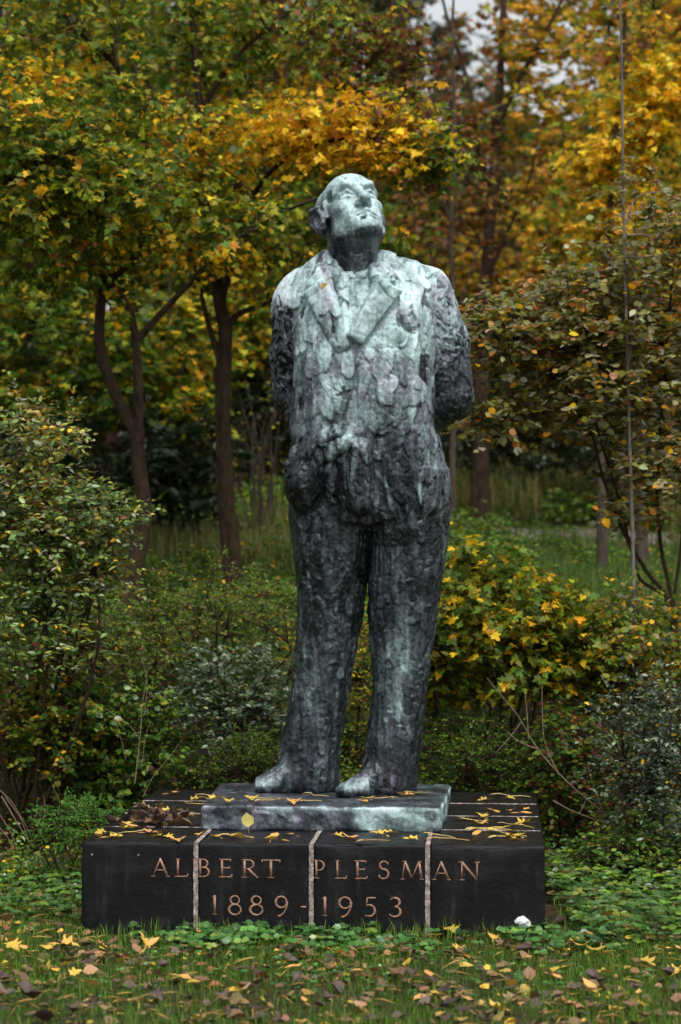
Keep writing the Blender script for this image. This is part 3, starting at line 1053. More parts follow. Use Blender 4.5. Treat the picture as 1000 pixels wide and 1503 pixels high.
def tube(pts, rad, sides=6):
    pts, rad = np.asarray(pts, float), np.asarray(rad, float)
    d = unit(np.gradient(pts, axis=0))
    ref = np.where(np.abs(d[:, 2:3]) > .9, np.array([[1, 0, 0.]]), np.array([[0, 0, 1.]]))
    ref = ref * 0 + (np.array([1, 0, 0.]) if abs(d[:, 2]).mean() > .6 else np.array([0, 0, 1.]))
    a = unit(np.cross(d, ref))
    b_ = np.cross(d, a)
    t = np.arange(sides) / sides * 2 * math.pi
    V = pts[:, None] + rad[:, None, None] * (np.cos(t)[None, :, None] * a[:, None] + np.sin(t)[None, :, None] * b_[:, None])
    n = len(pts)
    i = np.arange(n - 1)[:, None] * sides
    j = np.arange(sides)[None]
    F = np.stack([i + j, i + (j + 1) % sides, i + sides + (j + 1) % sides, i + sides + j], -1).reshape(-1, 4)
    return V.reshape(-1, 3), F


def tubes(branches, sides=None):
    Vs, Fs, off = [], [], 0
    for p, r in branches:
        V, F = tube(p, r, sides or (10 if r[0] > .04 else 6 if r[0] > .012 else 4))
        Vs.append(V)
        Fs.append(F + off)
        off += len(V)
    return np.concatenate(Vs), np.concatenate(Fs)


def smooth_line(pts, n=5):
    """Catmull-Rom through points"""
    p = np.array(pts, float)
    p = np.concatenate([[2 * p[0] - p[1]], p, [2 * p[-1] - p[-2]]])
    out = []
    for i in range(1, len(p) - 2):
        for t in np.linspace(0, 1, n, endpoint=False):
            out.append(.5 * (2 * p[i] + (p[i + 1] - p[i - 1]) * t + (2 * p[i - 1] - 5 * p[i] + 4 * p[i + 1] - p[i + 2]) * t * t + (3 * p[i] - p[i - 1] - 3 * p[i + 1] + p[i + 2]) * t ** 3))
    out.append(p[-2])
    return np.array(out)


def grow(skel, nodes, r, arch=.15, rtip=.0025, shrink=.55, drop=.6):
    """joins each crown node to the nearest limb already there by a curved branch"""
    pts = np.concatenate([p for p, _ in skel])
    rad = np.concatenate([q for _, q in skel])
    d0 = np.array([np.min(np.linalg.norm(pts - n, axis=1)) for n in nodes])
    out = []
    for i in np.argsort(d0):
        nd = nodes[i]
        c = np.linalg.norm(pts - nd, axis=1) + drop * np.maximum(0, pts[:, 2] - nd[2]) + .15 * (rad < .006)
        j = np.argmin(c)
        q, L = pts[j], np.linalg.norm(nd - pts[j])
        if L < .02:
            continue
        n = int(np.clip(L / .09, 3, 12))
        mid = (q + nd) / 2 + np.array([0, 0, arch * L]) + r.normal(0, .1 * L, 3)
        t = np.linspace(0, 1, n)[:, None]
        br = (1 - t) ** 2 * q + 2 * t * (1 - t) * mid + t ** 2 * nd
        br[1:-1] += r.normal(0, .012 * min(L, .5), br[1:-1].shape)
        r0 = min(rad[j] * shrink, rtip + .012 * L)
        rr = np.linspace(max(r0, rtip), rtip, n)
        out.append((br, rr))
        pts, rad = np.concatenate([pts, br[1:]]), np.concatenate([rad, rr[1:]])
    return out


def sprays_on(branches, per_m, length, r, start=.25, spread=.9, up=.1, cap=None):
    """short leafy shoots: origin, direction, length"""
    O, D, L = [], [], []
    for p, _ in branches:
        seg = np.linalg.norm(np.diff(p, axis=0), axis=1)
        n = max(1, int(round(per_m * seg.sum() * (1 - start)))) + 1
        cum = np.concatenate([[0], np.cumsum(seg)]) / max(seg.sum(), 1e-6)
        t = np.concatenate([[1.0], start + (1 - start) * r.random(n - 1)])
        o = np.stack([np.interp(t, cum, p[:, a]) for a in range(3)], 1)
        tg = unit(p[-1] - p[max(0, len(p) - 3)])
        d = tg * .7 + r.normal(0, spread, (n, 3)) * np.array([1, 1, .55]) + np.array([0, 0, up])
        O.append(o)
        D.append(unit(d))
        L.append(r.uniform(length[0], length[1], n))
    return np.concatenate(O), np.concatenate(D), np.concatenate(L)


def leaf_sprays(O, D, L, m, size, r, droop=.25, tilt=.6, hang=.3, two_rank=True):
    """m leaves alternating along each shoot; returns per-leaf arrays plus twig polylines"""
    n = len(O)
    t = np.linspace(.15, 1, m)[None, :] + r.normal(0, .04, (n, m))
    Pp = O[:, None] + D[:, None] * (L[:, None] * t)[..., None]
    Pp[..., 2] -= droop * L[:, None] * t ** 2
    side = unit(np.cross(D, np.array([0, 0, 1.0])) + 1e-6)
    sgn = np.where(np.arange(m) % 2, 1, -1)[None, :, None]
    ax = side[:, None] * sgn * (.9 if two_rank else .3) + D[:, None] * .65 + r.normal(0, .35, (n, m, 3)) - np.array([0, 0, hang])
    nm = np.array([0, 0, 1.0]) + r.normal(0, tilt, (n, m, 3)) + D[:, None] * .25
    S = r.uniform(size[0], size[1], (n, m)) * (1 - .25 * (t > .9))
    tw = np.stack([O, O + D * (L * .5)[:, None] - np.array([0, 0, 1]) * (droop * L * .25)[:, None], O + D * L[:, None] - np.array([0, 0, 1]) * (droop * L)[:, None]], 1)
    return Pp.reshape(-1, 3), ax.reshape(-1, 3), nm.reshape(-1, 3), S.ravel(), tw


def twig_mesh_arrays(tw, r0):
    """many three-point twigs at once, three-sided"""
    n = len(tw)
    d = unit(tw[:, 2] - tw[:, 0])
    a = unit(np.cross(d, np.array([.3, .2, 1.0])))
    b_ = np.cross(d, a)
    ang = np.arange(3) * 2.094
    ring = np.cos(ang)[None, :, None] * a[:, None] + np.sin(ang)[None, :, None] * b_[:, None]
    rr = np.array([1, .7, .35]) * r0
    V = tw[:, :, None] + rr[None, :, None, None] * ring[:, None]
    base = (np.arange(n) * 9)[:, None, None]
    q = np.array([[k * 3 + j, k * 3 + (j + 1) % 3, k * 3 + 3 + (j + 1) % 3, k * 3 + 3 + j] for k in range(2) for j in range(3)])
    return V.reshape(-1, 3), (base + q[None]).reshape(-1, 4)


def in_view(Pp, margin=0):
    y = Pp[:, 1] * math.cos(PITCH) + (Pp[:, 2] - CAMZ) * math.sin(PITCH)
    u = (-Pp[:, 1] * math.sin(PITCH) + (Pp[:, 2] - CAMZ) * math.cos(PITCH)) / y
    px, py = 500 + FPX * Pp[:, 0] / y, 751.5 - FPX * u
    return (px > -margin) & (px < 1000 + margin) & (py > -margin) & (py < 1503 + margin), px, py


_single = {}


def single_leaf_mesh(tpl_name, tpl, mat_, col):
    key = (tpl_name, mat_.name, tuple(np.round(col, 2)))
    if key not in _single:
        tv, tf = tpl
        _single[key] = mesh_of("leaf", tv, tf, tint=np.repeat(np.round(col, 2)[None] + .004, len(tv), 0), mats=(mat_,))
    return _single[key]


def leaf_objects(parent, tpl_name, tpl, mat_, Pp, D, Nn, S, col, name="leaf"):
    """each of the leaves that show largest as a part of its own"""
    X, D, Z = leaf_frames(D, Nn)
    base = np.array(parent.location)
    for i in range(len(Pp)):
        o = bpy.data.objects.new(name, single_leaf_mesh(tpl_name, tpl, mat_, col[i]))
        M = np.eye(4)
        M[:3, 0], M[:3, 1], M[:3, 2], M[:3, 3] = X[i] * S[i], D[i] * S[i], Z[i] * S[i], Pp[i] - base
        o.parent = parent
        o.matrix_basis = Matrix(M.tolist())
        C.objects.link(o)


def plant(name, label, cat, base, stems, volumes, tpl, size, cols, r, group=None, m=9, per_m=6, spray=(.12, .3), bark=BARK, leafmat=LEAF,
          droop=.25, tilt=.6, hang=.3, twig=.0018, single=0, tint_noise=None, arch=.15, rtip=.0025, stem_name="trunk", crown_name="crown", tpl_name="oval", two_rank=True, thin=None, extra=None, start=.25, drop=.6):
    """stems: list of (points, radii); volumes: list of (centre, radii, nodes) ellipsoids that the crown fills"""
    base = np.array(base, float)
    t = thing(name, label, cat, tuple(base), group=group)
    nodes = []
    for c, rad, n in volumes:
        q = unit(r.normal(0, 1, (n, 3))) * (r.random((n, 1)) ** .45)
        nodes.append(np.array(c) + q * np.array(rad))
    branches = grow(stems, np.concatenate(nodes), r, arch, rtip, drop=drop) if nodes else []
    V, F = tubes(stems + branches)
    O, D, L = sprays_on(branches, per_m, spray, r, start)
    Pp, ax, nm, S, tw = leaf_sprays(O, D, L, m, size, r, droop, tilt, hang, two_rank)
    if thin is not None:
        k = thin(Pp, r)
        Pp, ax, nm, S = Pp[k], ax[k], nm[k], S[k]
    tv, tfq = twig_mesh_arrays(tw, twig)
    tfq = tfq + len(V)
    link(stem_name, mesh_of(stem_name, np.concatenate([V, tv]) - base, [F, tfq], mats=(bark,), smooth=True), t)
    col = cols(Pp, r) if callable(cols) else palette(cols, len(Pp), r)
    keep = np.ones(len(Pp), bool)
    if single:
        ok, px, py = in_view(Pp, -4)
        face = np.abs(np.sum(unit(nm) * unit(Pp - np.array([0, 0, CAMZ])), 1))
        score = np.where(ok, S * (.35 + face) / Pp[:, 1] ** 2.5, 0)
        big = np.argsort(-score)[:single]
        keep[big] = False
        leaf_objects(t, tpl_name, tpl, leafmat, Pp[big], ax[big], nm[big], S[big], col[big])
    LV, LF, LC = leaves_arrays(tpl, Pp[keep], ax[keep], nm[keep], S[keep], col[keep])
    o = link(crown_name, mesh_of(crown_name, LV - base, LF, tint=LC, mats=(leafmat,)), t)
    if single:
        o["kind"] = "stuff"
    return t


def stem_from_px(pts, Y, r0, r1, wob=0):
    """pts: list of (px, py[, dY]) -> smooth tapered limb"""
    p = smooth_line([at(q[0], q[1], Y + (q[2] if len(q) > 2 else 0)) for q in pts])
    rad = np.linspace(r0, r1, len(p))
    if r0 > .03:
        rad = rad * (1 + .16 * (vnoise(p * np.array([2, 2, 5.0]), 3) - .5)) * (1 + .5 * np.exp(-np.arange(len(p)) / 3.0))
    return p, rad


def copy_thing(src, loc, rz=0, scale=1.0):
    c = src.copy()
    C.objects.link(c)
    c.location, c.rotation_euler, c.scale = loc, (0, 0, rz), (scale,) * 3
    for ch in list(src.children):
        d = ch.copy()
        C.objects.link(d)
        d.parent = c
    return c


# colours (real leaf albedos)
GREEN, DGREEN, OLIVE = lin(98, 128, 38), lin(60, 90, 34), lin(120, 120, 38)
YGREEN, YELLOW, GOLD = lin(162, 160, 40), lin(236, 190, 40), lin(232, 174, 36)
ORANGE, RUST, BROWN = lin(190, 124, 42), lin(126, 80, 44), lin(92, 64, 44)
SILVER, MAROON, KHAKI = lin(126, 138, 112), lin(98, 44, 44), lin(138, 126, 78)
# ------------------------------------------------------------------ trees and shrubs
prng = np.random.default_rng(23)


def vol(px, py, Y, rx, ry, rz, n):
    """a piece of crown: centre seen at a pixel, radii in metres"""
    return at(px, py, Y), (rx, ry, rz), n


def fan_stems(base, tops, r, r0=.012, bend=.15):
    out = []
    for tp in tops:
        tp = np.array(tp, float)
        b0 = np.array(base, float) + np.append(r.normal(0, .05, 2), -.05)
        mid = b0 * .5 + tp * .5 + np.append(r.normal(0, bend, 2), .1)
        p = smooth_line([b0, mid, tp], 5)
        out.append((p, np.linspace(r0, r0 * .35, len(p))))
    return out


def ground_at(px, Y):
    x = (px - 500) / FPX * Y
    return np.array([x, Y, float(height(x, Y))])


def zone(Pp):
    """colour drifts through the maple crowns: position across and up"""
    return in_view(Pp, 1e6)[1:]


def maple_cols(Pp, r):
    px, py = zone(Pp)
    nz = fbm(Pp * 1.6, 101, 2)
    gold = np.exp(-(((px - 470) / 230) ** 2 + ((py - 195) / 85) ** 2)) * 1.2
    gold = np.maximum(gold, .75 * np.exp(-(((px - 60) / 110) ** 2 + ((py - 115) / 40) ** 2)))
    gold = np.maximum(gold, .75 * np.exp(-(((px - 290) / 130) ** 2 + ((py - 390) / 80) ** 2)))
    g = np.clip(gold + (nz - .5) * 1.2 - .06 + r.normal(0, .2, len(Pp)), 0, 1)
    warm = palette([(6, YELLOW), (4, GOLD), (1, ORANGE), (1.5, YGREEN)], len(Pp), r)
    cool = palette([(4, lin(100, 124, 38)), (3, OLIVE), (2, DGREEN), (2.2, YGREEN), (.6, GOLD), (.3, RUST)], len(Pp), r)
    red = palette([(3, RUST), (2, BROWN), (2, OLIVE), (1, MAROON)], len(Pp), r)
    c = np.where((g > .5)[:, None], warm, cool)
    rm = np.exp(-(((px - 590) / 110) ** 2 + ((py - 80) / 90) ** 2)) > r.random(len(Pp)) * 1.3
    return np.where(rm[:, None], red, c)


S = stem_from_px
# the two-stemmed tree on the left
st = [S([(193, 900), (198, 840), (209, 780), (213, 753), (205, 690), (200, 643), (188, 614), (165, 568), (148, 515), (147, 460), (156, 418), (178, 397), (200, 372, .1), (214, 300, .2), (207, 165, .2), (172, 98, .1), (120, 50), (60, -20)], 14, .06, .014),
      S([(202, 650), (203, 560), (199, 500), (192, 460), (176, 430), (150, 405), (125, 380), (90, 362), (30, 340, -.3)], 14, .034, .012),
      S([(199, 502), (224, 474), (265, 430), (305, 391), (350, 350, -.3), (430, 305, -.6), (500, 280, -.7)], 14, .028, .008),
      S([(172, 98), (168, 60), (188, -20)], 14, .018, .012),
      S([(148, 440), (120, 400, .2), (60, 300, .3), (20, 200, .2)], 14, .02, .008)]
plant("maple_tree", "slim maple whose trunk forks low into two dark stems, yellowing crown", "tree", ground_at(193, 14), st,
      [vol(70, 130, 14, .65, .9, .65, 120), vol(200, 240, 14, .75, .9, .6, 150), vol(110, 370, 13.9, .7, .7, .3, 90), vol(60, 10, 14, .8, .9, .35, 60), vol(330, 330, 13.6, .5, .6, .3, 60), vol(60, 260, 13.6, .5, .5, .4, 80)],
      T_MAPLE, (.034, .074), maple_cols, prng, m=9, per_m=5.5, spray=(.14, .34), single=300, tpl_name="maple", hang=.5, tilt=.7)
# the single-trunk tree to its right, with the golden bough over the statue
st = [S([(344, 900), (341, 840), (335, 764), (329, 680), (327, 570), (331, 489), (322, 440), (316, 390), (312, 300), (300, 200), (287, 90), (280, -40)], 15, .078, .022),
      S([(331, 492), (345, 465), (371, 452), (400, 440), (430, 405), (452, 360)], 15, .03, .008),
      S([(327, 545), (316, 507), (305, 471), (294, 427), (270, 340), (230, 240)], 15, .03, .01),
      S([(324, 450), (336, 400, -.1), (350, 330, -.3), (395, 255, -.5), (460, 212, -.8), (560, 204, -1.1), (640, 232, -1.3)], 15, .03, .006),
      S([(314, 320), (390, 220, .2), (480, 160, .3), (580, 110, .4), (640, 90, .4)], 15, .026, .006),
      S([(296, 160), (350, 80), (420, 20), (470, -40)], 15, .022, .008)]
plant("maple_tree", "maple with one straight dark trunk and a golden bough reaching over the statue", "tree", ground_at(344, 15), st,
      [vol(330, 230, 15, .75, .9, .6, 150), vol(480, 190, 14.1, .8, .45, .27, 150), vol(600, 222, 13.8, .38, .3, .2, 60), vol(645, 238, 13.7, .2, .2, .13, 26), vol(400, 60, 15.2, 1.1, .9, .45, 150), vol(555, 95, 15.3, .42, .6, .38, 70), vol(230, 330, 15, .6, .8, .4, 80), vol(290, 20, 15, .8, .8, .4, 60), vol(400, 390, 15, .4, .5, .25, 50), vol(550, 340, 15.2, .12, .3, .22, 12)],
      T_MAPLE, (.034, .074), maple_cols, prng, m=9, per_m=5.5, spray=(.14, .34), single=300, tpl_name="maple", hang=.5, tilt=.7)
# a third one just outside the frame sends boughs in from the left
st = [S([(-150, 900), (-145, 700), (-130, 500), (-110, 340), (-100, 200), (-90, 0)], 13, .08, .03),
      S([(-112, 350), (-50, 300), (0, 278), (70, 236), (150, 205)], 13, .03, .007),
      S([(-125, 460), (-60, 350), (0, 316), (70, 322), (130, 310), (200, 296)], 13, .026, .006)]
plant("maple_tree", "maple beyond the picture edge sending orange and dark green boughs in", "tree", ground_at(-150, 13), st,
      [vol(40, 200, 13, .55, .6, .35, 90), vol(70, 300, 13, .55, .6, .3, 90), vol(-60, 150, 13, .7, .8, .5, 60), vol(190, 275, 13, .3, .4, .25, 40)],
      T_MAPLE, (.034, .074), maple_cols, prng, m=9, per_m=5, spray=(.14, .34), single=110, tpl_name="maple", hang=.5, tilt=.7)

# background broadleaves behind the clearing
und = lambda Pp, r: palette([(3, DGREEN), (4, GREEN), (2, OLIVE), (1.3, YGREEN), (.8, GOLD)], len(Pp), r)
ev = lambda Pp, r: palette([(6, lin(40, 54, 32)), (3, lin(58, 72, 44)), (1, lin(76, 88, 60))], len(Pp), r)


def sapling(name, label, px, Y, top, vols, tpl, size, cols, r0=.03, bark=BARK, **kw):
    g = ground_at(px, Y)
    tp = at(*top, Y)
    line = smooth_line([g - np.array([0, 0, .1]), g * .6 + tp * .4 + np.append(prng.normal(0, .12, 2), 0), tp], 8)
    return plant(name, label, kw.pop("cat", "tree"), g, [(line, np.linspace(r0, r0 * .3, len(line)))] + kw.pop("more", []), vols, tpl, size, cols, prng, bark=bark, **kw)


sapling("understorey_tree", "young olive green tree in the shade behind the forked maple", 40, 17.5, (60, 330), [vol(60, 470, 17.5, 1.0, .9, .75, 170), vol(170, 540, 17.5, .55, .7, .5, 80), vol(20, 610, 17.2, .6, .6, .4, 70)], T_STAR, (.06, .10), und, tpl_name="star", hang=.4, m=8, per_m=4)
sapling("understorey_tree", "young yellow green tree standing between the two maple trunks", 255, 18, (250, 380), [vol(250, 520, 18, .7, .7, .6, 120), vol(270, 620, 17.5, .3, .4, .3, 40), vol(380, 470, 18.5, .6, .6, .5, 70)], T_STAR, (.06, .10),
        lambda Pp, r: palette([(3, GREEN), (3, OLIVE), (2, YGREEN), (2, GOLD), (1, DGREEN)], len(Pp), r), tpl_name="star", hang=.4, m=8, per_m=4)


def bush(name, label, px, py, Y, rx, ry, rz, n, tpl, size, cols, stems=6, cat="shrub", more=(), **kw):
    g = ground_at(px, Y)
    c = at(px, py, Y)
    tops = [c + np.array([prng.uniform(-.6, .6) * rx, prng.uniform(-.5, .5) * ry, prng.uniform(-.1, .6) * rz]) for _ in range(stems)]
    return plant(name, label, cat, g, fan_stems(g, tops, prng, kw.pop("r0", .010)), [(c, (rx, ry, rz), n)] + list(more), tpl, size, cols, prng, **kw)


bush("evergreen_bush", "dark evergreen bush in deep shade left of the forked maple", 60, 690, 17, .9, .6, .55, 90, T_OVAL, (.08, .12), ev, leafmat=GLOSSY, hang=.4)
bush("evergreen_bush", "dark evergreen bush between the forked maple and the straight maple", 262, 690, 17.2, .5, .5, .55, 80, T_OVAL, (.08, .12), ev, leafmat=GLOSSY, hang=.4)
bush("evergreen_bush", "grey green broad-leaved bush between the straight maple and the statue", 392, 600, 19, .5, .5, .65, 90, T_OVAL, (.09, .13), lambda Pp, r: palette([(3, lin(52, 64, 44)), (2, lin(92, 104, 84)), (1, GREEN)], len(Pp), r), leafmat=GLOSSY, hang=.4)
bush("evergreen_bush", "dark bush hidden behind the torso of the statue", 560, 600, 21, .9, .6, .8, 90, T_OVAL, (.08, .12), ev, leafmat=GLOSSY)
bush("evergreen_bush", "wide dark bush below the hazel boughs behind the grassy bank", 760, 620, 23, 1.3, .7, .7, 150, T_OVAL, (.08, .12), ev, leafmat=GLOSSY)
bush("evergreen_bush", "dark bush behind the thin trunks at the right edge", 960, 640, 22, 1.0, .7, .9, 110, T_OVAL, (.08, .12), ev, leafmat=GLOSSY)
bush("evergreen_bush", "broad dark bush closing the gap far behind the forked maple", 130, 600, 25, 1.6, .8, 1.1, 150, T_OVAL, (.1, .15), ev, leafmat=GLOSSY)
bush("evergreen_bush", "broad dark bush far behind the straight maple", 380, 640, 26, 1.3, .8, 1.0, 120, T_OVAL, (.1, .15), ev, leafmat=GLOSSY)
bush("bare_thicket", "thicket of bare beige stems behind the straight maple", 385, 620, 18, .5, .4, .9, 26, T_STAR, (.04, .06), lambda Pp, r: palette([(2, OLIVE), (1, YGREEN)], len(Pp), r), stems=16, bark=BARK_GREY, per_m=1, m=2, r0=.009)
bush("bare_thicket", "thin brown bare stems between the two maples", 290, 660, 17.6, .22, .3, .6, 14, T_STAR, (.04, .06), lambda Pp, r: palette([(2, OLIVE), (1, YGREEN)], len(Pp), r), stems=9, bark=BARK_GREY, per_m=1, m=2, r0=.014)

# right background: the dark-trunked oak-like tree with orange leaves
orange_cols = lambda Pp, r: palette([(2, lin(186, 126, 48)), (4, lin(200, 150, 48)), (1.4, RUST), (4, OLIVE), (2, YELLOW), (2, YGREEN), (1.4, BROWN)], len(Pp), r)
brown_cols = lambda Pp, r: palette([(3, BROWN), (3, RUST), (3, OLIVE), (1.5, ORANGE)], len(Pp), r)
Y = 21
st = [S([(703, 815), (705, 720), (706, 600), (708, 470), (714, 400), (722, 300), (728, 200), (735, 100), (742, -60)], Y, .10, .03),
      S([(722, 310), (700, 210), (690, 130), (655, 20), (640, -60)], Y, .03, .012),
      S([(730, 180), (760, 120), (800, 50), (840, -30)], Y, .035, .012),
      S([(712, 420), (740, 350), (775, 270), (790, 200)], Y, .03, .01), S([(716, 380), (690, 330), (640, 300)], Y, .018, .006)]
plant("oak_tree", "dark-trunked tree with thinning orange leaves to the right of the statue's head", "tree", ground_at(705, Y), st,
      [vol(810, 150, Y, .8, 1.0, .65, 62), vol(800, 280, Y, .7, .9, .6, 48), vol(700, 190, Y, .5, .8, .4, 26), vol(800, 30, Y, .9, 1.0, .5, 34), vol(640, 330, Y, .4, .6, .5, 30)],
      T_STAR, (.07, .11), lambda Pp, r: np.where((zone(Pp)[0] > 740)[:, None], orange_cols(Pp, r), brown_cols(Pp, r)), prng, m=7, per_m=4, spray=(.15, .4), hang=.3)
sapling("understorey_tree", "low golden brown tree below the dark-trunked orange tree", 800, 24, (800, 330), [vol(780, 400, 24, 1.2, 1.0, .9, 150), vol(690, 430, 24, .7, .7, .5, 80), vol(880, 420, 24, .9, .8, .8, 100)], T_STAR, (.07, .11), orange_cols, m=8, per_m=4, bark=BARK)
sapling("understorey_tree", "green and yellow tree right of the dark-trunked orange tree", 910, 19.5, (900, 250), [vol(880, 330, 19.5, .6, .7, .8, 100), vol(950, 200, 19.5, .6, .7, .9, 90)], T_STAR, (.06, .1),
        lambda Pp, r: palette([(3, OLIVE), (3, YGREEN), (2, GOLD), (2, GREEN)], len(Pp), r), m=8, per_m=4)
Y = 19
st = [S([(668, 840), (664, 700), (668, 500), (662, 350), (668, 200), (664, 60), (668, -40)], Y, .034, .01), S([(666, 480), (690, 400), (720, 330)], Y, .014, .004), S([(664, 330), (640, 260), (625, 170)], Y, .012, .004)]
plant("thin_tree", "thin nearly bare grey tree just right of the statue's shoulder", "tree", ground_at(668, Y), st, [vol(690, 300, Y, .5, .6, 1.1, 60)], T_STAR, (.04, .07), brown_cols, prng, m=3, per_m=2, bark=BARK_GREY)
# thin trunks at the right, one with a bright yellow crown
Y = 16.5
st = [S([(884, 880), (884, 760), (882, 680), (884, 560), (890, 420), (900, 250), (915, 80), (920, -40)], Y, .042, .012), S([(890, 420), (930, 300), (985, 180), (1020, 90)], Y, .018, .006)]
plant("yellow_maple", "thin-trunked maple with a bright yellow crown at the upper right", "tree", ground_at(884, Y), st,
      [vol(945, 170, Y, .38, .5, .32, 70), vol(890, 250, Y, .3, .4, .3, 40), vol(990, 110, Y, .35, .5, .3, 40), vol(900, 330, Y, .3, .4, .3, 30)],
      T_MAPLE, (.055, .09), lambda Pp, r: palette([(6, YELLOW), (3, GOLD), (2, YGREEN), (1, OLIVE)], len(Pp), r), prng, m=8, per_m=5, hang=.4, single=90, tpl_name="maple", leafmat=LEAF, bark=BARK_GREY)
Y = 16.8
st = [S([(943, 880), (942, 760), (941, 680), (944, 560), (952, 400), (958, 200), (960, -30)], Y, .05, .014)]
plant("thin_tree", "thin bare brown trunk second from the right edge", "tree", ground_at(943, Y), st, [vol(965, 60, Y, .5, .5, .6, 50)], T_STAR, (.05, .08), orange_cols, prng, m=5, per_m=3, bark=BARK_GREY)
Y = 12.0
st = [S([(936, 1120), (928, 760), (924, 650), (921, 520), (917, 380), (914, 200), (912, 60), (908, -60)], Y, .012, .006), S([(921, 560), (930, 480), (945, 430)], Y, .008, .003), S([(917, 330), (935, 290), (975, 280)], Y, .006, .003)]
plant("birch_sapling", "tall straight pale sapling stem rising at the right", "tree", ground_at(932, Y), st, [vol(925, 330, Y, .2, .25, .7, 18)], T_OVAL, (.035, .055),
      lambda Pp, r: palette([(3, OLIVE), (2, YGREEN), (1, KHAKI)], len(Pp), r), prng, m=5, per_m=3, bark=BIRCH)

# the hazel-like shrub that fans in from the right
haz = lambda Pp, r: palette([(4, lin(122, 122, 72)), (4, lin(152, 144, 96)), (3, OLIVE), (2.5, lin(160, 164, 136)), (.8, ORANGE), (1, GOLD), (.6, lin(186, 132, 96))], len(Pp), r, .22)
Y = 12.3
st = [S([(1000, 1110), (985, 900), (950, 840), (915, 780), (885, 700), (870, 640), (840, 580), (790, 520), (730, 470), (690, 450)], Y, .016, .004),
      S([(1003, 1110), (985, 900), (940, 850), (925, 800), (905, 720), (880, 640), (850, 520), (835, 430), (830, 370)], Y, .014, .004),
      S([(1006, 1110), (990, 905), (970, 800), (965, 700), (975, 560), (985, 430), (1000, 300)], Y, .016, .005),
      S([(885, 700), (830, 670), (770, 640), (720, 620), (690, 610)], Y, .008, .003),
      S([(1008, 1112), (990, 905), (1000, 800), (1010, 650), (1020, 500)], Y, .014, .005),
      S([(960, 720), (985, 690), (1030, 670)], Y, .009, .004)]
plant("hazel_shrub", "tall loose hazel shrub with fanning stems and layered khaki and orange leaves", "shrub", ground_at(990, Y), st,
      [vol(790, 500, Y, .42, .45, .28, 130), vol(880, 560, Y, .45, .5, .4, 150), vol(960, 480, Y, .4, .5, .5, 140), vol(750, 610, Y, .3, .35, .13, 60), vol(860, 430, Y, .3, .4, .3, 70), vol(950, 700, Y, .35, .4, .4, 80), vol(980, 330, Y, .3, .4, .4, 50), vol(720, 470, Y, .18, .25, .12, 30)],
      T_ROUND, (.038, .062), haz, prng, m=8, per_m=5, spray=(.12, .3), hang=.12, droop=.12, tilt=.4, single=300, tpl_name="round", bark=TWIG, arch=.05)

# left foreground privet-like shrub
prv = lambda Pp, r: np.where((r.random(len(Pp)) < .12 + .35 * sstep(.5, .75, fbm(Pp * 2.5, 133, 2)))[:, None], palette([(3, lin(168, 166, 76)), (2, lin(160, 140, 80)), (1, GOLD), (.6, lin(150, 80, 70))], len(Pp), r), palette([(5, lin(120, 144, 76)), (2, lin(76, 102, 46)), (2, lin(144, 156, 126)), (2, OLIVE)], len(Pp), r, .22))
g = ground_at(20, 11.2)
tops = [at(x, y, 11.2 + prng.uniform(-.3, .3)) for x, y in ((20, 610), (60, 620), (110, 690), (160, 700), (-30, 640), (180, 760), (120, 820), (60, 760), (-60, 780))]
plant("privet_shrub", "tall leafy privet-like shrub with yellow green tips at the left edge", "shrub", g, fan_stems(g, tops, prng, .012),
      [vol(45, 760, 11.2, .45, .4, .45, 190), vol(110, 800, 11.1, .28, .35, .38, 120), vol(50, 640, 11.2, .2, .3, .18, 60), vol(-80, 800, 11.2, .4, .4, .55, 80), vol(60, 930, 11.1, .42, .35, .3, 120), vol(165, 760, 11.1, .12, .2, .12, 20)],
      T_OVAL, (.032, .056), prv, prng, m=9, per_m=6, spray=(.12, .26), hang=.05, droop=.05, tilt=.55, single=300, bark=TWIG, arch=.1, leafmat=GLOSSY)

# low shrubs on the bank behind the plinth
coral = lambda Pp, r: palette([(5, GREEN), (3, lin(112, 128, 72)), (2, OLIVE), (.7, lin(130, 80, 74)), (.25, GOLD)], len(Pp), r, .25)
small_dark = lambda Pp, r: palette([(5, DGREEN), (4, GREEN), (1, OLIVE), (.4, MAROON)], len(Pp), r, .22)
silver = lambda Pp, r: palette([(4, SILVER), (4, lin(74, 92, 70)), (2, DGREEN), (.4, lin(158, 154, 96))], len(Pp), r, .2)
bush("coralberry_shrub", "fine-leaved arching shrub with pink berries below the straight maple", 300, 900, 12.8, .62, .5, .33, 260, T_OVAL, (.018, .03), coral, stems=9, m=11, per_m=7, spray=(.1, .24), twig=.0012, bark=TWIG)
bush("coralberry_shrub", "fine-leaved shrub low in front of the forked maple's foot", 170, 935, 12.6, .45, .5, .3, 190, T_OVAL, (.02, .032), coral, stems=7, m=11, per_m=7, spray=(.1, .22), twig=.0012, bark=TWIG)
bush("silver_privet", "silvery grey-leaved low shrub left of the statue's legs", 350, 1030, 11.8, .42, .4, .36, 230, T_OVAL, (.028, .046), silver, stems=7, m=10, per_m=6.5, spray=(.1, .2), twig=.0014, bark=TWIG, leafmat=GLOSSY, hang=0, single=120)
bush("dark_shrub", "dark green shrub behind the left rear corner of the plinth", 150, 1085, 11.5, .5, .4, .38, 230, T_ROUND, (.03, .048), small_dark, stems=7, m=9, per_m=6, spray=(.1, .2), bark=TWIG, leafmat=GLOSSY)
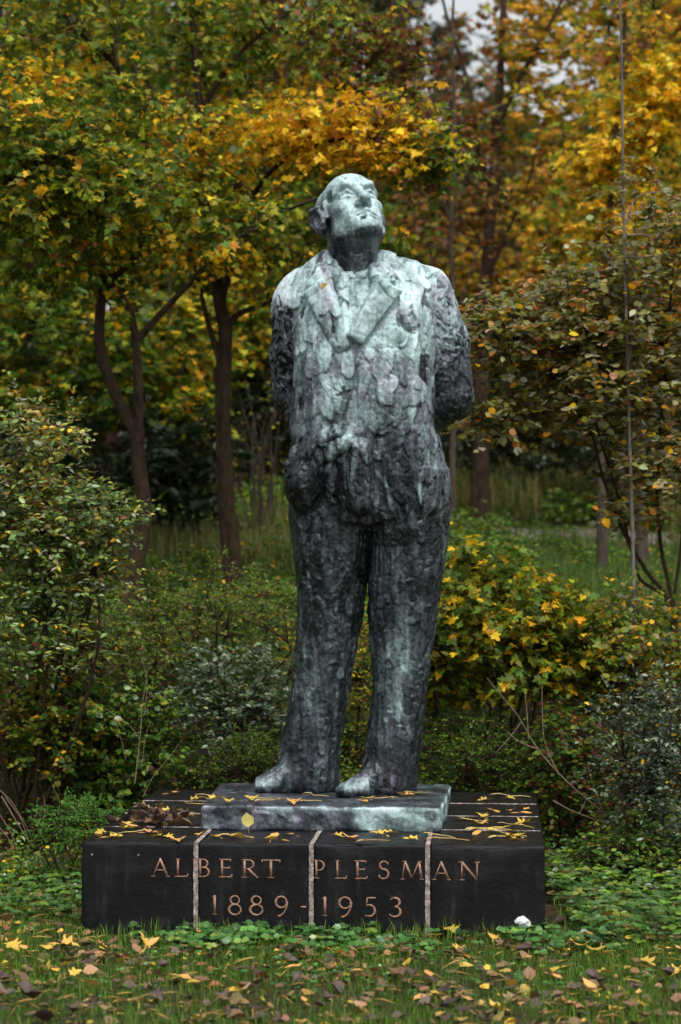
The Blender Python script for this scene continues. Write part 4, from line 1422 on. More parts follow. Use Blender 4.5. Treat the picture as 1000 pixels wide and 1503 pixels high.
bush("olive_shrub", "olive shrub with scattered yellow leaves under the tall privet", 60, 1060, 11.3, .4, .35, .35, 170, T_ROUND, (.026, .042), lambda Pp, r: palette([(3, OLIVE), (3, GREEN), (2, DGREEN), (.5, GOLD), (.5, RUST)], len(Pp), r), stems=6, m=9, per_m=6, spray=(.1, .2), bark=TWIG)
bush("box_honeysuckle", "low feathery small-leaved shrub beside the bronze slab at the left", 365, 1118, 11.25, .3, .22, .17, 130, T_OVAL, (.012, .02), lambda Pp, r: palette([(4, GREEN), (3, lin(80, 108, 58)), (1, YGREEN)], len(Pp), r), stems=8, m=14, per_m=9, spray=(.08, .2), bark=TWIG, hang=0, droop=.1, twig=.001)
bush("coralberry_shrub", "small yellowing shrub seen between the statue's legs", 520, 990, 12.2, .4, .4, .5, 190, T_OVAL, (.02, .032), lambda Pp, r: palette([(3, GREEN), (3, OLIVE), (2, YGREEN), (1, GOLD), (.5, RUST)], len(Pp), r), stems=7, m=10, per_m=6, spray=(.1, .2), bark=TWIG)
mshrub = lambda Pp, r: palette([(4, lin(104, 116, 48)), (3, GREEN), (2, OLIVE), (1.6, YGREEN), (1.2, YELLOW), (.8, GOLD), (1, DGREEN)], len(Pp), r, .2)
bush("maple_shrub", "bushy young maple with green and bright yellow lobed leaves right of the statue's legs", 715, 925, 11.9, .42, .4, .40, 230, T_MAPLE, (.042, .07), mshrub, stems=8, m=8, per_m=5.5, spray=(.12, .26), bark=TWIG, hang=.35, tilt=.7, single=300, tpl_name="maple",
     more=[vol(830, 950, 12, .35, .35, .35, 120), vol(640, 960, 12.2, .2, .3, .4, 60), vol(700, 820, 12, .2, .25, .12, 24)])
bush("cotoneaster_shrub", "dense small-leaved dark shrub behind the plinth's right rear corner", 690, 1115, 11.5, .45, .35, .24, 250, T_OVAL, (.015, .026), small_dark, stems=9, m=12, per_m=8, spray=(.1, .22), bark=TWIG, hang=.05, twig=.001)
bush("bramble_shrub", "tangled sparse shrub with maroon leaves beside the plinth's right side", 840, 1130, 11.2, .33, .35, .36, 150, T_ROUND, (.026, .044), lambda Pp, r: palette([(4, DGREEN), (2, GREEN), (1.5, OLIVE), (1.2, MAROON), (.8, RUST)], len(Pp), r), stems=8, m=8, per_m=5, spray=(.1, .24), bark=TWIG)
bush("silver_privet", "grey green small-leaved shrub at the lower right edge", 965, 1120, 10.4, .32, .35, .48, 260, T_OVAL, (.022, .038), lambda Pp, r: palette([(4, lin(84, 98, 76)), (3, SILVER), (3, lin(52, 66, 50)), (.3, GOLD)], len(Pp), r, .2), stems=8, m=10, per_m=6.5, spray=(.1, .2), bark=TWIG, leafmat=GLOSSY, hang=0, single=200)
bush("dark_shrub", "low dark shrub at the foot of the grey green shrub on the right", 930, 1265, 10.2, .32, .3, .2, 150, T_OVAL, (.026, .042), small_dark, stems=6, m=9, per_m=6.5, spray=(.08, .16), bark=TWIG, leafmat=GLOSSY)
bush("olive_shrub", "olive and yellow shrub below the hazel at the right edge", 930, 960, 11.9, .38, .4, .36, 170, T_ROUND, (.03, .05), lambda Pp, r: palette([(3, OLIVE), (3, GREEN), (2, KHAKI), (1.2, GOLD), (1, SILVER)], len(Pp), r), stems=6, m=9, per_m=5.5, bark=TWIG)
bush("cow_parsley", "bright green feathery cow parsley at the plinth's left side", 120, 1205, 10.3, .24, .25, .09, 90, T_NARROW, (.02, .036), lambda Pp, r: palette([(4, lin(84, 132, 52)), (2, lin(62, 104, 40)), (1, lin(120, 158, 70))], len(Pp), r, .15), stems=8, cat="plant", m=16, per_m=10, spray=(.08, .16), bark=TWIG, hang=0, droop=.15, tilt=.3, twig=.001, r0=.004, start=0)
# ------------------------------------------------------------------ the wood further back
def far_tree(name, label, x, y, hgt, spread, cols, n, tpl, size, seed, base_frac=.3, bark=BARK, pine=False, r0=None, group=None, m=8, per_m=1.6):
    r = np.random.default_rng(seed)
    g = np.array([x, y, float(height(x, y))])
    r0 = r0 or hgt * .012
    lean = r.normal(0, .04 * hgt, 2)
    ln = smooth_line([g - [0, 0, .2], g + [lean[0] * .3, lean[1] * .3, hgt * .4], g + [lean[0], lean[1], hgt]], 8)
    stems = [(ln, np.linspace(r0, r0 * .15, len(ln)))]
    vols = []
    if pine:
        for k in range(9):
            a, h_ = r.uniform(0, 6.28), hgt * r.uniform(.5, 1)
            d = spread * (1.15 - .6 * h_ / hgt)
            vols.append((g + [d * math.cos(a), d * math.sin(a), h_], (spread * .4, spread * .4, hgt * .04), n // 9))
    else:
        for k in range(5):
            a = r.uniform(0, 6.28)
            ln2 = smooth_line([ln[10], ln[10] + [spread * .4 * math.cos(a), spread * .4 * math.sin(a), hgt * .22], ln[10] + [spread * .6 * math.cos(a), spread * .6 * math.sin(a), hgt * .42]], 5)
            stems.append((ln2, np.linspace(r0 * .5, r0 * .12, len(ln2))))
        for k in range(7):
            a, h_ = r.uniform(0, 6.28), hgt * r.uniform(base_frac + .1, .95)
            vols.append((g + [spread * .55 * math.cos(a), spread * .55 * math.sin(a), h_], (spread * .55, spread * .55, hgt * .14), n // 7))
    t = plant(name, label, "tree", g, stems, vols, tpl, size, cols, r, bark=bark, m=m, per_m=per_m, spray=(.3, .9), twig=.005, rtip=.008, droop=.2, tilt=.7, hang=.3, group=group)
    t["tall"], t["wide"] = hgt, spread * .9
    return t


far_gold = lambda Pp, r: palette([(3, lin(190, 142, 46)), (2, ORANGE), (4, OLIVE), (1.5, RUST), (1, YELLOW), (2, YGREEN)], len(Pp), r)
far_green = lambda Pp, r: palette([(4, GREEN), (4, DGREEN), (3, OLIVE), (1, YGREEN)], len(Pp), r)
far_brown = lambda Pp, r: palette([(3, BROWN), (3, lin(110, 96, 60)), (2, RUST), (2, DGREEN)], len(Pp), r)
far_pine = lambda Pp, r: palette([(5, lin(46, 60, 44)), (3, lin(66, 78, 58)), (1, BROWN)], len(Pp), r)
P_GOLD = far_tree("wood_tree", "golden leaved tree in the wood beyond the clearing", 5.6, 31, 9.5, 2.6, far_gold, 420, T_CARD, (.12, .2), 1, .15, group="golden trees of the far wood")
P_GREEN = far_tree("wood_tree", "dense green tree in the wood beyond the clearing", -4.5, 26, 9.5, 2.4, far_green, 460, T_CARD, (.12, .2), 2, .12, group="green trees of the far wood")
P_BROWN = far_tree("wood_tree", "half bare brown tree in the wood beyond the clearing", .2, 33, 11.5, 2.4, far_brown, 300, T_CARD, (.1, .16), 3, .2, group="brown trees of the far wood")
P_PINE = far_tree("pine_tree", "tall pine with a bare lower trunk standing far back in the wood", .3, 42, 15, 2.2, far_pine, 330, T_NARROW, (.18, .34), 4, pine=True, r0=.16, group="pines of the far wood", m=12, per_m=2.2)
frng = np.random.default_rng(5)


def more(src, places):
    for x, y, s in places:
        w_ = s * src["wide"] / y
        if x / y + w_ > .040 and x / y - w_ < .070:
            s = min(s, (CAMZ + 665 / FPX * y - float(height(x, y))) / src["tall"])     # the wood is low here: the sky shows
        copy_thing(src, (x, y, float(height(x, y))), frng.uniform(0, 6.28), s)


more(P_GREEN, [(-7.5, 24, .9), (-2.2, 29, .9), (-9, 30, 1.05), (-5.5, 34, 1.1), (-1.2, 24.5, .62), (7.5, 34, 1.1), (-3.6, 21.5, .7), (-12, 27, 1.0), (.7, 28, .6), (10.5, 29, .9), (-6.2, 41, 1.25), (2.4, 45, 1.1)])
more(P_GOLD, [(6.4, 27, .95), (-6, 29, .9), (8.6, 31, 1.05), (3.2, 27.5, .75), (1.6, 38, .8), (5.6, 38, 1.15), (-2.9, 37, 1.0), (4.6, 23, .55), (10, 38, 1.2), (6.0, 22, .6), (-1.6, 33, .8), (12.5, 33, 1.1)])
more(P_BROWN, [(.5, 34, .85), (2.9, 37, .95), (-.9, 38, 1.05), (4.9, 42, 1.1), (-3.8, 43, 1.1), (1.2, 30.5, .6), (7.4, 43, 1.15), (-8, 46, 1.2), (-10.5, 40, 1.1)])
more(P_PINE, [(-.6, 44, 1.0), (1.5, 47, 1.05), (-2.2, 46, 1.1), (-5, 50, 1.1), (4, 50, 1.0), (8.5, 49, 1.1)])

# the far edge of the wood reads as one mass of leaf
r = np.random.default_rng(9)
n = 40000
X = r.uniform(-34, 34, n)
Yd = r.uniform(50, 60, n)
top = 6.5 + 3.0 * vnoise(np.stack([X * .35, X * 0, X * 0], 1), 77) + 2 * vnoise(np.stack([X * 1.3, X * 0, X * 0], 1), 78)
top = top * np.where((X / Yd > .034) & (X / Yd < .075), .62, 1)
Zh = top * r.random(n) ** 1.15
Pp = np.stack([X, Yd, height(X, Yd) + Zh], 1)
LV, LF, LC = leaves_arrays(T_CARD, Pp, r.normal(0, 1, (n, 3)) - [0, 0, .6], r.normal(0, 1, (n, 3)), r.uniform(.3, .7, n), palette([(4, DGREEN), (3, OLIVE), (2, BROWN), (2, lin(150, 104, 44))], n, r))
link("far_wood", mesh_of("far_wood", LV, LF, tint=LC, mats=(LEAF,)), kind='stuff', label="distant edge of the wood closing the view", cat="woods")
# ------------------------------------------------------------------ low growth on the bank
def scatter(n, xr, yr, r, dens=None):
    x, y = r.uniform(*xr, n), r.uniform(*yr, n)
    if dens is not None:
        k = r.random(n) < dens(x, y)
        x, y = x[k], y[k]
    return x, y


def cover(name, label, x, y, hmax, tpl, size, cols, r, m=None, flat=.8, cat="undergrowth", hfun=None):
    n = len(x)
    hm = hmax * (.25 + .75 * vnoise(np.stack([x * 2.2, y * 2.2, x * 0], 1), 61)) if hfun is None else hfun(x, y)
    z = height(x, y) + hm * r.random(n) ** .6
    ax = r.normal(0, 1, (n, 3)) * [1, 1, .4]
    nm = np.array([0, 0, 1.0]) + r.normal(0, flat, (n, 3)) + [0, -.25, 0]
    LV, LF, LC = leaves_arrays(tpl, np.stack([x, y, z], 1), ax, nm, r.uniform(size[0], size[1], n), palette(cols, n, r, .22))
    return link(name, mesh_of(name, LV, LF, tint=LC, mats=(m or LEAF,)), kind='stuff', label=label, cat=cat)


r = np.random.default_rng(31)
clear_stone = lambda x, y: ~((np.abs(x + .05) < 1.04) & (y > 8.85) & (y < 10.95))
x, y = scatter(46000, (-3.6, 3.6), (10.2, 13.2), r, lambda x, y: clear_stone(x, y) * np.where(y < 10.9, np.abs(x) > 1.15, 1) * 1.0)
cover("undergrowth", "small-leaved ground cover filling the bank behind the plinth", x, y, .42, T_OVAL, (.02, .036), [(5, DGREEN), (4, GREEN), (2, OLIVE), (.6, RUST), (.3, GOLD)], r, GLOSSY, hfun=lambda x, y: .12 + .34 * sstep(10.6, 11.6, y) * (.4 + .8 * vnoise(np.stack([x * 2.4, y * 2.4, x * 0], 1), 61)))
x, y = scatter(76000, (-6, 6), (13, 18.5), r)
cover("undergrowth", "nettles and low herbs around the feet of the maples", x, y, .5, T_OVAL, (.03, .06), [(4, DGREEN), (4, GREEN), (2, lin(92, 116, 62)), (.6, OLIVE), (.25, GOLD)], r, hfun=lambda x, y: np.where(x > 1.5, .25, .5) * (.3 + .7 * vnoise(np.stack([x * 2.2, y * 2.2, x * 0], 1), 61)))
x, y = scatter(60000, (-9, 9), (17, 27), r, lambda x, y: np.where((x > .8) & (np.abs(y - 20.2 - .16 * (x - 1.5)) < .62), .10, 1))
cover("undergrowth", "rough green herbs on the rising bank beyond the path", x, y, .5, T_OVAL, (.05, .09), [(3, DGREEN), (5, GREEN), (3, lin(96, 122, 62)), (1, OLIVE), (.4, RUST)], r, hfun=lambda x, y: np.where((x > 1.5) & (y < 21.3), .14, .5) * (.3 + .7 * vnoise(np.stack([x * 2.2, y * 2.2, x * 0], 1), 61)))


def blades(name, label, x, y, hh, wid, cols, r, m=LEAF, lean=.35, cat="grass"):
    n = len(x)
    z = height(x, y)
    h = r.uniform(hh[0], hh[1], n)
    a = r.uniform(0, 6.283, n)
    ln = np.abs(r.normal(0, lean, n)) * h
    dx, dy = np.cos(a), np.sin(a)
    b2 = a + r.normal(1.57, .5, n)
    wx, wy = np.cos(b2) * wid, np.sin(b2) * wid
    V = np.zeros((n, 5, 3))
    V[:, 0] = np.stack([x - wx, y - wy, z - .005], 1)
    V[:, 1] = np.stack([x + wx, y + wy, z - .005], 1)
    V[:, 2] = np.stack([x - wx * .8 + dx * ln * .35, y - wy * .8 + dy * ln * .35, z + h * .6], 1)
    V[:, 3] = np.stack([x + wx * .8 + dx * ln * .35, y + wy * .8 + dy * ln * .35, z + h * .6], 1)
    V[:, 4] = np.stack([x + dx * ln, y + dy * ln, z + h * np.sqrt(np.clip(1 - (ln / h) ** 2 * .6, .1, 1))], 1)
    i = (np.arange(n) * 5)[:, None]
    F = [i + np.array([[0, 1, 3, 2]]), i + np.array([[2, 3, 4]])]
    col = np.repeat(palette(cols, n, r, .2), 5, 0)
    return link(name, mesh_of(name, V.reshape(-1, 3), F, tint=col, mats=(m,)), kind='stuff', label=label, cat=cat)


GRASSY = [(5, lin(84, 120, 36)), (3, lin(112, 146, 52)), (2, lin(56, 86, 30)), (1, lin(130, 130, 66))]
HAY = [(2, lin(150, 136, 84)), (3, lin(110, 118, 62)), (3, lin(84, 108, 48)), (1, lin(176, 156, 110))]
x, y = scatter(16000, (-2.6, .6), (15.6, 19), r, lambda x, y: vnoise(np.stack([x * 1.5, y * 1.5, x * 0], 1), 15) > .5)
blades("tall_grass", "tall pale grass between the straight maple and the statue", x, y, (.2, .6), .004, HAY, r)
x, y = scatter(34000, (.8, 7), (21.5, 28), r, lambda x, y: vnoise(np.stack([x * 1.2, y * 1.2, x * 0], 1), 16) > .42)
blades("tall_grass", "tall dry grass along the top of the bank beyond the path", x, y, (.2, .65), .006, HAY, r)
x, y = scatter(22000, (1.0, 4.5), (14, 19.4), r, lambda x, y: vnoise(np.stack([x * 1.8, y * 1.8, x * 0], 1), 14) > .38)
blades("grass", "short bright grass beside the path on the right", x, y, (.08, .32), .004, [(4, lin(84, 114, 48)), (3, lin(68, 96, 42)), (2, lin(128, 124, 70))], r)
# the lawn in front
cl = lambda x, y: clear_stone(x, y) * 1.0
x, y = scatter(190000, (-2.3, 2.3), (6.7, 10.7), r, lambda x, y: cl(x, y) * np.clip(.30 + 1.3 * (fbm(np.stack([x * 2.0, y * 2.0, x * 0], 1), 141, 3) - .36), .12, 1) * np.where((y > 9.2), .5, 1))
blades("grass", "short damp grass of the lawn in front of the plinth", x, y, (.02, .062), .0016, GRASSY, r, lean=.5)
x, y = scatter(800, (-1.05, 1.0), (8.66, 8.9), r, cl)
blades("grass", "longer grass blades left uncut along the foot of the plinth", x, y, (.04, .12), .0022, GRASSY, r, lean=.35)

# clover and ground ivy along the foot of the plinth
def rosette(name, label, x, y, hh, size, cols, r, per=3, tpl=T_ROUND, cat="clover", m=GLOSSY):
    n = len(x)
    h = r.uniform(hh[0], hh[1], n)
    c = np.stack([x, y, height(x, y) + h], 1)
    a = r.uniform(0, 6.283, n)[:, None] + np.arange(per)[None] * 6.283 / per
    ax = np.stack([np.cos(a), np.sin(a), np.full_like(a, .05)], -1) + r.normal(0, .12, (n, per, 3))
    nm = np.array([0, -.45, 1.0]) + r.normal(0, .3, (n, per, 3))
    S = r.uniform(size[0], size[1], (n, per))
    col = np.repeat(palette(cols, n, r, .2)[:, None], per, 1).reshape(-1, 3)
    LV, LF, LC = leaves_arrays(tpl, np.repeat(c[:, None], per, 1).reshape(-1, 3), ax.reshape(-1, 3), nm.reshape(-1, 3), S.ravel(), col)
    st = np.stack([np.stack([x, y, height(x, y)], 1) + np.append(r.normal(0, .01, 2), 0), c * .5 + np.stack([x, y, height(x, y)], 1) * .5, c], 1)
    tv, tf = twig_mesh_arrays(st, .0011)
    return link(name, mesh_of(name, np.concatenate([LV, tv]), [LF, tf + len(LV)], tint=np.concatenate([LC, np.tile(lin(84, 110, 50), (len(tv), 1))]), mats=(m,)), kind='stuff', label=label, cat=cat)


CLOV = [(5, lin(62, 104, 44)), (3, lin(84, 126, 60)), (2, lin(44, 78, 36)), (.5, lin(120, 140, 60))]
x, y = scatter(900, (-.9, 1.15), (8.42, 8.88), r, lambda x, y: cl(x, y) * np.where(y < 8.62, .45, 1) * (.06 + .94 * (vnoise(np.stack([x * 5, y * 5, x * 0], 1), 9) > .45)))
rosette("clover", "round-leaved clover crowding the foot of the plinth", x, y, (.015, .075), (.022, .042), CLOV, r)
x, y = scatter(1500, (-2.2, 2.2), (7.6, 9.2), r, lambda x, y: cl(x, y) * (vnoise(np.stack([x * 3, y * 3, x * 0], 1), 19) > .52))
rosette("clover", "small clover patches between the fallen leaves on the lawn", x, y, (.01, .04), (.01, .02), CLOV, r)
x, y = scatter(1000, (.98, 2.4), (8.6, 10.8), r, cl)
rosette("low_weeds", "narrow-leaved weeds mixed into the ground right of the plinth", x, y, (.02, .16), (.018, .05), [(4, DGREEN), (3, lin(80, 108, 48)), (2, GREEN), (1, OLIVE), (.5, BROWN)], r, per=5, tpl=T_OVAL, cat="weeds")
x, y = scatter(900, (.98, 2.4), (8.6, 10.8), r, cl)
rosette("ground_ivy", "leafy weeds on the shady ground right of the plinth", x, y, (.02, .14), (.02, .04), [(4, DGREEN), (3, lin(70, 100, 50)), (2, GREEN)], r, per=4, cat="weeds")
x, y = scatter(900, (-2.4, -1.15), (9.2, 10.6), r, cl)
rosette("ground_ivy", "leafy weeds on the ground left of the plinth", x, y, (.02, .09), (.018, .036), [(4, DGREEN), (3, lin(76, 110, 50)), (2, GREEN)], r, per=4, cat="weeds")
# ------------------------------------------------------------------ fallen leaves
lrng = np.random.default_rng(77)
YEL = [(3, lin(206, 176, 72)), (3, lin(190, 158, 70)), (2, lin(222, 196, 110)), (1.5, lin(196, 150, 84))]
BRN = [(3, lin(110, 86, 60)), (3, lin(86, 70, 62)), (2, lin(138, 106, 68)), (2, lin(72, 54, 50)), (1, lin(156, 118, 84)), (.7, lin(136, 80, 58))]


def curled(tpl, amt, seed):
    """a dead leaf with a curl and a stalk of its own"""
    v, f = tpl
    v = v.copy()
    r_ = np.random.default_rng(seed)
    v[:, 2] += amt * (np.abs(v[:, 0]) ** 1.5 * r_.uniform(.4, 1.4) + (v[:, 1] - .4) ** 2 * r_.uniform(.2, 1.0)) + r_.normal(0, .03, len(v))
    n = len(v)
    st = np.array([[-.012, .02, 0], [.012, .02, 0], [.05 * r_.normal() + .02, -.35, .05], [.16 * r_.normal(), -.75, .02]])
    return np.concatenate([v, st]), np.concatenate([f, [[n, n + 1, n + 2], [n + 1, n + 3, n + 2]]])


def leaf_variants(name, tpl, cols, k, amt, seed):
    out = []
    r_ = np.random.default_rng(seed)
    for i in range(k):
        v, f = curled(tpl, amt * (1 + .6 * (i % 3)), seed * 17 + i)
        c = np.repeat(palette(cols, 1, r_, .12), len(v), 0) * r_.uniform(.85, 1.15, (len(v), 1))
        out.append(mesh_of(name, v, f, tint=np.clip(c, 0, .9), mats=(DRY,)))
    return out


YV = leaf_variants("fallen_leaf", T_MAPLE, YEL, 8, .22, 3)
YN = leaf_variants("fallen_leaf", T_OVAL, YEL, 5, .5, 4)
BV_ = leaf_variants("fallen_leaf", T_ROUND, BRN, 8, .8, 5)
BM = leaf_variants("fallen_leaf", T_MAPLE, BRN, 5, .4, 6)


def drop_leaf(me, p, size, label, group=None, tilt=.25, rz=None, name="fallen_leaf", stretch=1):
    o = bpy.data.objects.new(name, me)
    C.objects.link(o)
    o.location = p
    o.rotation_euler = (lrng.normal(0, tilt), lrng.normal(0, tilt), lrng.uniform(0, 6.283) if rz is None else rz)
    o.scale = (size * stretch, size, size)
    tag(o, label, "leaf", group)
    return o


pick1 = lambda L: L[lrng.integers(len(L))]
# on the lawn: the largest as objects, the mass of litter as one
n = 0
while n < 55:
    x, y = lrng.uniform(-1.5, 1.5), lrng.uniform(7.15, 8.8)
    drop_leaf(pick1(YV if lrng.random() < .35 else YN), (x, y, .03 + lrng.uniform(0, .02)), lrng.uniform(.045, .085), "yellow leaf lying on the grass in front of the plinth", "yellow leaves fallen on the lawn")
    n += 1
for n in range(90):
    x, y = lrng.uniform(-1.6, 1.6), lrng.uniform(7.1, 8.75)
    drop_leaf(pick1(BV_ if lrng.random() < .6 else BM), (x, y, .022 + lrng.uniform(0, .02)), lrng.uniform(.045, .08), "curled brown leaf lying on the grass in front of the plinth", "brown leaves fallen on the lawn")
for (px, py, sz_, lab) in ((650, 1362, .085, "pale yellow leaf leaning in the clover near the third joint of the plinth"), (877, 1412, .09, "bright yellow leaf on the ground at the right, below the shrubs"),
                           (938, 1424, .085, "clear yellow leaf lying flat furthest to the right on the lawn"), (856, 1404, .08, "golden lobed leaf half hidden in weeds right of the plinth")):
    Yl = CAMZ * FPX / (py - 815)
    p = at(px, py, Yl)
    drop_leaf(YV[0], (p[0], min(Yl, 8.84), .05), sz_, lab, tilt=.1)
r = np.random.default_rng(41)
nl = 3800
x, y = scatter(int(nl * 1.7), (-2.4, 2.4), (6.8, 10.6), r, lambda x, y: cl(x, y) * np.clip((fbm(np.stack([x * 2.4, y * 2.4, x * 0], 1), 151, 3) - .34) * 3, .38, 1))
k = len(x)
LV, LF, LC = leaves_arrays(T_ROUND, np.stack([x, y, height(x, y) + r.uniform(.006, .035, k)], 1), r.normal(0, 1, (k, 3)) * [1, 1, .15], np.array([0, 0, 1]) + r.normal(0, .35, (k, 3)), r.uniform(.018, .066, k), palette(BRN + [(2, lin(170, 140, 70)), (1, lin(206, 168, 60))], k, r, .2))
link("leaf_litter", mesh_of("leaf_litter", LV, LF, tint=LC, mats=(DRY,)), kind='stuff', label="damp brown leaf litter among the grass", cat="leaf litter")
k = 650
x, y = scatter(k, (-2.0, 2.0), (6.9, 9.6), r, cl)
k = len(x)
LV, LF, LC = leaves_arrays((T_NARROW[0] * [.16, 1, 1], T_NARROW[1]), np.stack([x, y, height(x, y) + r.uniform(.02, .05, k)], 1), r.normal(0, 1, (k, 3)) * [1, 1, .12], np.array([0, -.4, 1]) + r.normal(0, .4, (k, 3)), r.uniform(.04, .11, k), palette([(3, lin(196, 168, 92)), (2, lin(186, 150, 80)), (1, lin(150, 116, 70))], k, r, .15))
link("leaf_stalks", mesh_of("leaf_stalks", LV, LF, tint=LC, mats=(DRY,)), kind='stuff', label="thin straw coloured leaf stalks strewn over the lawn", cat="leaf litter")

# on the plinth: thin yellow stalks and leaves, each its own
def stalk_mesh(seed):
    r_ = np.random.default_rng(seed)
    pts = smooth_line(np.array([[0, 0, 0], [.3, r_.normal(0, .03), .03], [.62, r_.normal(0, .05), .02], [1, r_.normal(0, .08), .04]]), 4)
    V, F = tube(pts, np.linspace(.012, .02, len(pts)), 4)
    lv, lf, _ = leaves_arrays(T_OVAL, pts[-1:][[0, 0]] * 1.0, np.array([[1, .3, .05], [.8, -.5, .02]]), np.array([[0, 0, 1.0], [.1, .1, 1]]), np.array([.42, .3]), np.zeros((2, 3)))
    c = palette([(3, lin(204, 178, 110)), (2, lin(188, 152, 96)), (2, lin(206, 172, 70))], 1, r_, .1)[0]
    return mesh_of("fallen_leaf", np.concatenate([V, lv]), [F, lf + len(V)], tint=np.tile(c, (len(V) + len(lv), 1)), mats=(DRY,))


SM = [stalk_mesh(i) for i in range(7)]
tops = []


def on_plinth(u, v):
    p = rot_world(u, v)
    return (p[0], p[1], .4035 + lrng.uniform(0, .006))


for i in range(20):
    zone_ = i % 3
    if zone_ == 0:
        u, v = lrng.uniform(-.92, .95), lrng.uniform(.04, .30)
        lab, grp = "thin yellow leaf stalk on the front strip of the plinth top", "leaf stalks on the front of the plinth top"
    elif zone_ == 1:
        u, v = lrng.uniform(.66, .97), lrng.uniform(.3, 1.9)
        lab, grp = "thin yellow leaf stalk on the plinth top right of the bronze slab", "leaf stalks on the right of the plinth top"
    else:
        u, v = lrng.uniform(-.97, -.68), lrng.uniform(.1, 1.9)
        lab, grp = "thin yellow leaf stalk on the plinth top left of the bronze slab", "leaf stalks on the left of the plinth top"
    drop_leaf(pick1(SM), on_plinth(u, v), lrng.uniform(.08, .16), lab, grp, tilt=.02, rz=(math.pi if u > .3 else 0 if u < -.3 else lrng.choice([0, math.pi])) + lrng.normal(0, .5))
for i in range(46):
    u, v = (lrng.uniform(-.95, .95), lrng.uniform(.05, .3)) if i % 2 else (lrng.uniform(.66, .95) * lrng.choice([-1, 1]), lrng.uniform(.3, 1.8))
    drop_leaf(pick1(YN + YV), on_plinth(u, v), lrng.uniform(.05, .09), "small yellow leaf lying flat on the black plinth top", "yellow leaves on the plinth top", tilt=.12)
# the heap of curled brown leaves against the slab
for i in range(52):
    a = lrng.normal(0, 1, 2)
    u, v = -.735 + a[0] * .075 - .05, .62 + a[1] * .12
    hgt = .05 * math.exp(-(a[0] ** 2 + a[1] ** 2) * .6)
    p = rot_world(min(u, -.645), v)
    drop_leaf(pick1(BV_ + BM + YN[:1]), (p[0], p[1], .412 + lrng.uniform(0, 1) * hgt), lrng.uniform(.05, .085), "curled red brown leaf in the heap on the plinth left of the bronze slab", "brown leaves heaped on the plinth", tilt=.3, stretch=.7)
# on the bronze slab
for i in range(17):
    u, v = lrng.uniform(-.5, .5), lrng.uniform(-.4, -.18)
    if i > 11:
        u, v = lrng.uniform(.2, .5), lrng.uniform(-.1, .25)
    c, s = math.cos(YAW), math.sin(YAW)
    p = (plate.location.x + S0[0] + u * c - v * s, plate.location.y + SY + u * s + v * c, BASE_TOP + .008)
    drop_leaf(pick1(SM) if i % 2 else pick1(YN + YV), p, lrng.uniform(.07, .13) if i % 2 else lrng.uniform(.05, .08), "yellow leaf on the bronze slab at the statue's feet", "yellow leaves on the bronze slab", tilt=.02, rz=lrng.choice([0, math.pi]) + lrng.normal(0, .5))
p = at(364, 1208, 9.24)
drop_leaf(leaf_variants("fallen_leaf", T_ROUND, [(1, lin(168, 150, 74))], 1, .3, 9)[0], (p[0], p[1], p[2] - .02), .07, "dull yellow leaf leaning upright against the front of the bronze slab", tilt=.02, rz=.2).rotation_euler = (math.radians(70), 0, .3)
p = CHEST + np.array([.0, -.006, .012])
drop_leaf(YV[2], tuple(p), .042, "single yellow leaf stuck to the chest of the statue below the collar", rz=0).rotation_euler = (math.radians(-70), .25, .3)

# crumpled white scrap by the right front corner
ps = at(768, 1354, 8.80)
scrap = bpy.data.meshes.new("paper_scrap")
import bmesh
bm = bmesh.new()
bmesh.ops.create_icosphere(bm, subdivisions=3, radius=.027)
for v in bm.verts:
    q = np.array(v.co)[None] * 40
    v.co = v.co * (.35 + 1.3 * float(vnoise(q, 3)[0])) * (.7 + .6 * float(vnoise(q * 2.3, 4)[0]))
    v.co.y *= .5
    v.co.x *= 1.35
    v.co.z *= .7
bm.to_mesh(scrap)
bm.free()
mw, nt, b = mat("white paper", .8, .2)
b.inputs["Base Color"].default_value = (.7, .7, .72, 1)
scrap.materials.append(mw)
o = link("paper_scrap", scrap, label="small crumpled white scrap in the weeds at the plinth's right front corner", cat="litter")
o.location = tuple(ps)

# ------------------------------------------------------------------ dead stalks and twigs
def bare(name, label, lines, Y, r0, bark, cat="twigs"):
    base = np.array(at(lines[0][0][0], lines[0][0][1], Y))
    br = [S(l, Y, r0 if i == 0 else r0 * .6, r0 * .3) for i, l in enumerate(lines)]
    V, F = tubes(br, 5)
    return link(name, mesh_of(name, V - base, F, mats=(bark,), smooth=True), label=label, cat=cat), base


def bare_at(*a, **k):
    o, b_ = bare(*a, **k)
    o.location = tuple(b_)


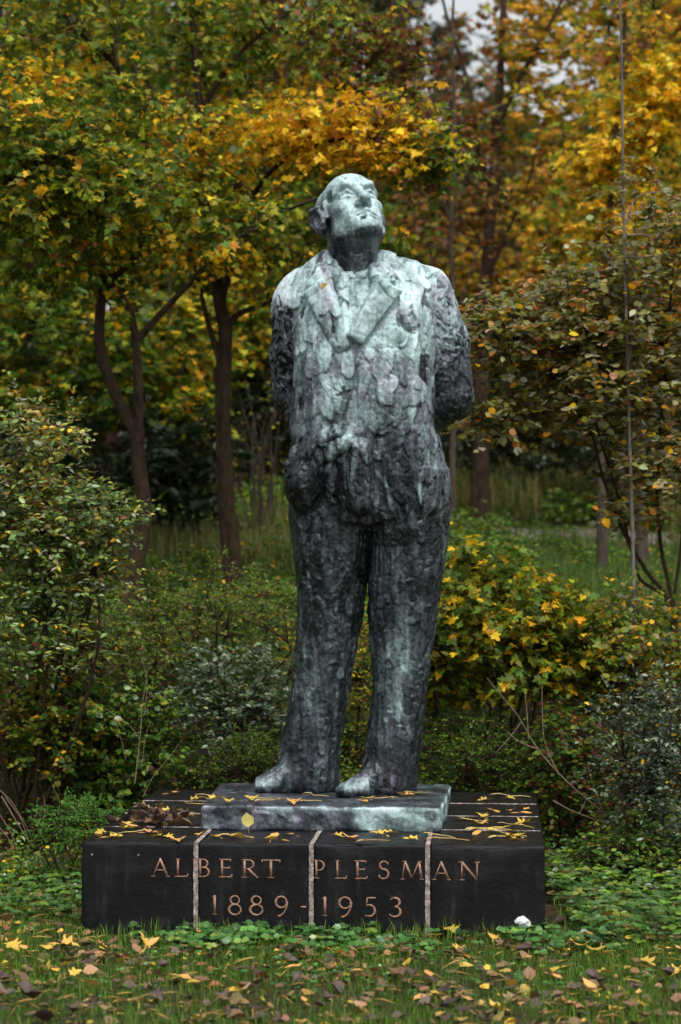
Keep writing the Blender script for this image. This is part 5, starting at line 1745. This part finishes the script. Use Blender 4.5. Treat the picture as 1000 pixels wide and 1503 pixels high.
bare_at("dead_branch", "forked dead pale branch leaning out of the shrubs right of the plinth", [[(925, 1235), (900, 1205), (870, 1180), (830, 1145), (790, 1100), (760, 1050), (735, 1020), (715, 995)], [(790, 1100), (765, 1090), (745, 1075)], [(765, 1060), (750, 1080), (728, 1105)], [(776, 1085), (774, 1050), (770, 1010)], [(820, 1137), (800, 1090), (796, 1040), (796, 1005)], [(885, 1192), (870, 1150), (862, 1120)]], 10.75, .006, STRAW, "branch")
bare_at("dead_branch", "low dead pale twig crossing the ground right of the plinth", [[(812, 1175), (840, 1190), (880, 1205), (920, 1218)], [(850, 1195), (858, 1180), (862, 1165)], [(884, 1206), (890, 1240), (884, 1290)], [(905, 1213), (915, 1240)]], 10.4, .004, STRAW, "branch")
bare_at("dead_stalk", "tall thin dead stalk standing behind the plinth's left rear corner", [[(198, 1150), (205, 1090), (210, 1030), (218, 980)], [(205, 1085), (190, 1065), (155, 1040)], [(208, 1130), (214, 1080), (222, 1060)], [(212, 1050), (216, 1000), (206, 960)]], 11.0, .004, STRAW, "stalk")
bare_at("dead_stalk", "slanting dead stem behind the left rear corner of the plinth", [[(210, 1170), (225, 1140), (250, 1110), (268, 1085)], [(185, 1115), (178, 1085), (170, 1060)]], 10.98, .003, STRAW, "stalk")
bare_at("dead_stalk", "bundle of dry straw stems bent over at the left edge", [[(2, 1168), (15, 1190), (30, 1215), (46, 1240)], [(0, 1196), (15, 1220), (24, 1240)], [(0, 1160), (20, 1180), (45, 1225)], [(0, 1215), (12, 1230), (20, 1242)], [(8, 1170), (30, 1200), (40, 1230)]], 10.2, .0045, STRAW, "stalk")
bare_at("dead_stalk", "short dead stem among the leaves left of the plinth", [[(60, 1225), (66, 1190), (64, 1165)], [(80, 1215), (88, 1180), (78, 1155)]], 10.6, .003, STRAW, "stalk")

# two small pale drill marks at the upper left of the front
for px in (134, 203):
    V, F = tube(np.array([[lx(px), -.0012, .345], [lx(px), .006, .345]]), np.array([.0035, .0035]), 8)
    V = np.concatenate([V, [[lx(px), -.0014, .345]]])
    cap = np.array([[i, (i + 1) % 8, len(V) - 1] for i in range(8)])
    V -= np.array(stones[(0, 0)].location)
    link("drill_mark", mesh_of("drill_mark", V, [F, cap], mats=(mm,)), stones[(0, 0)])
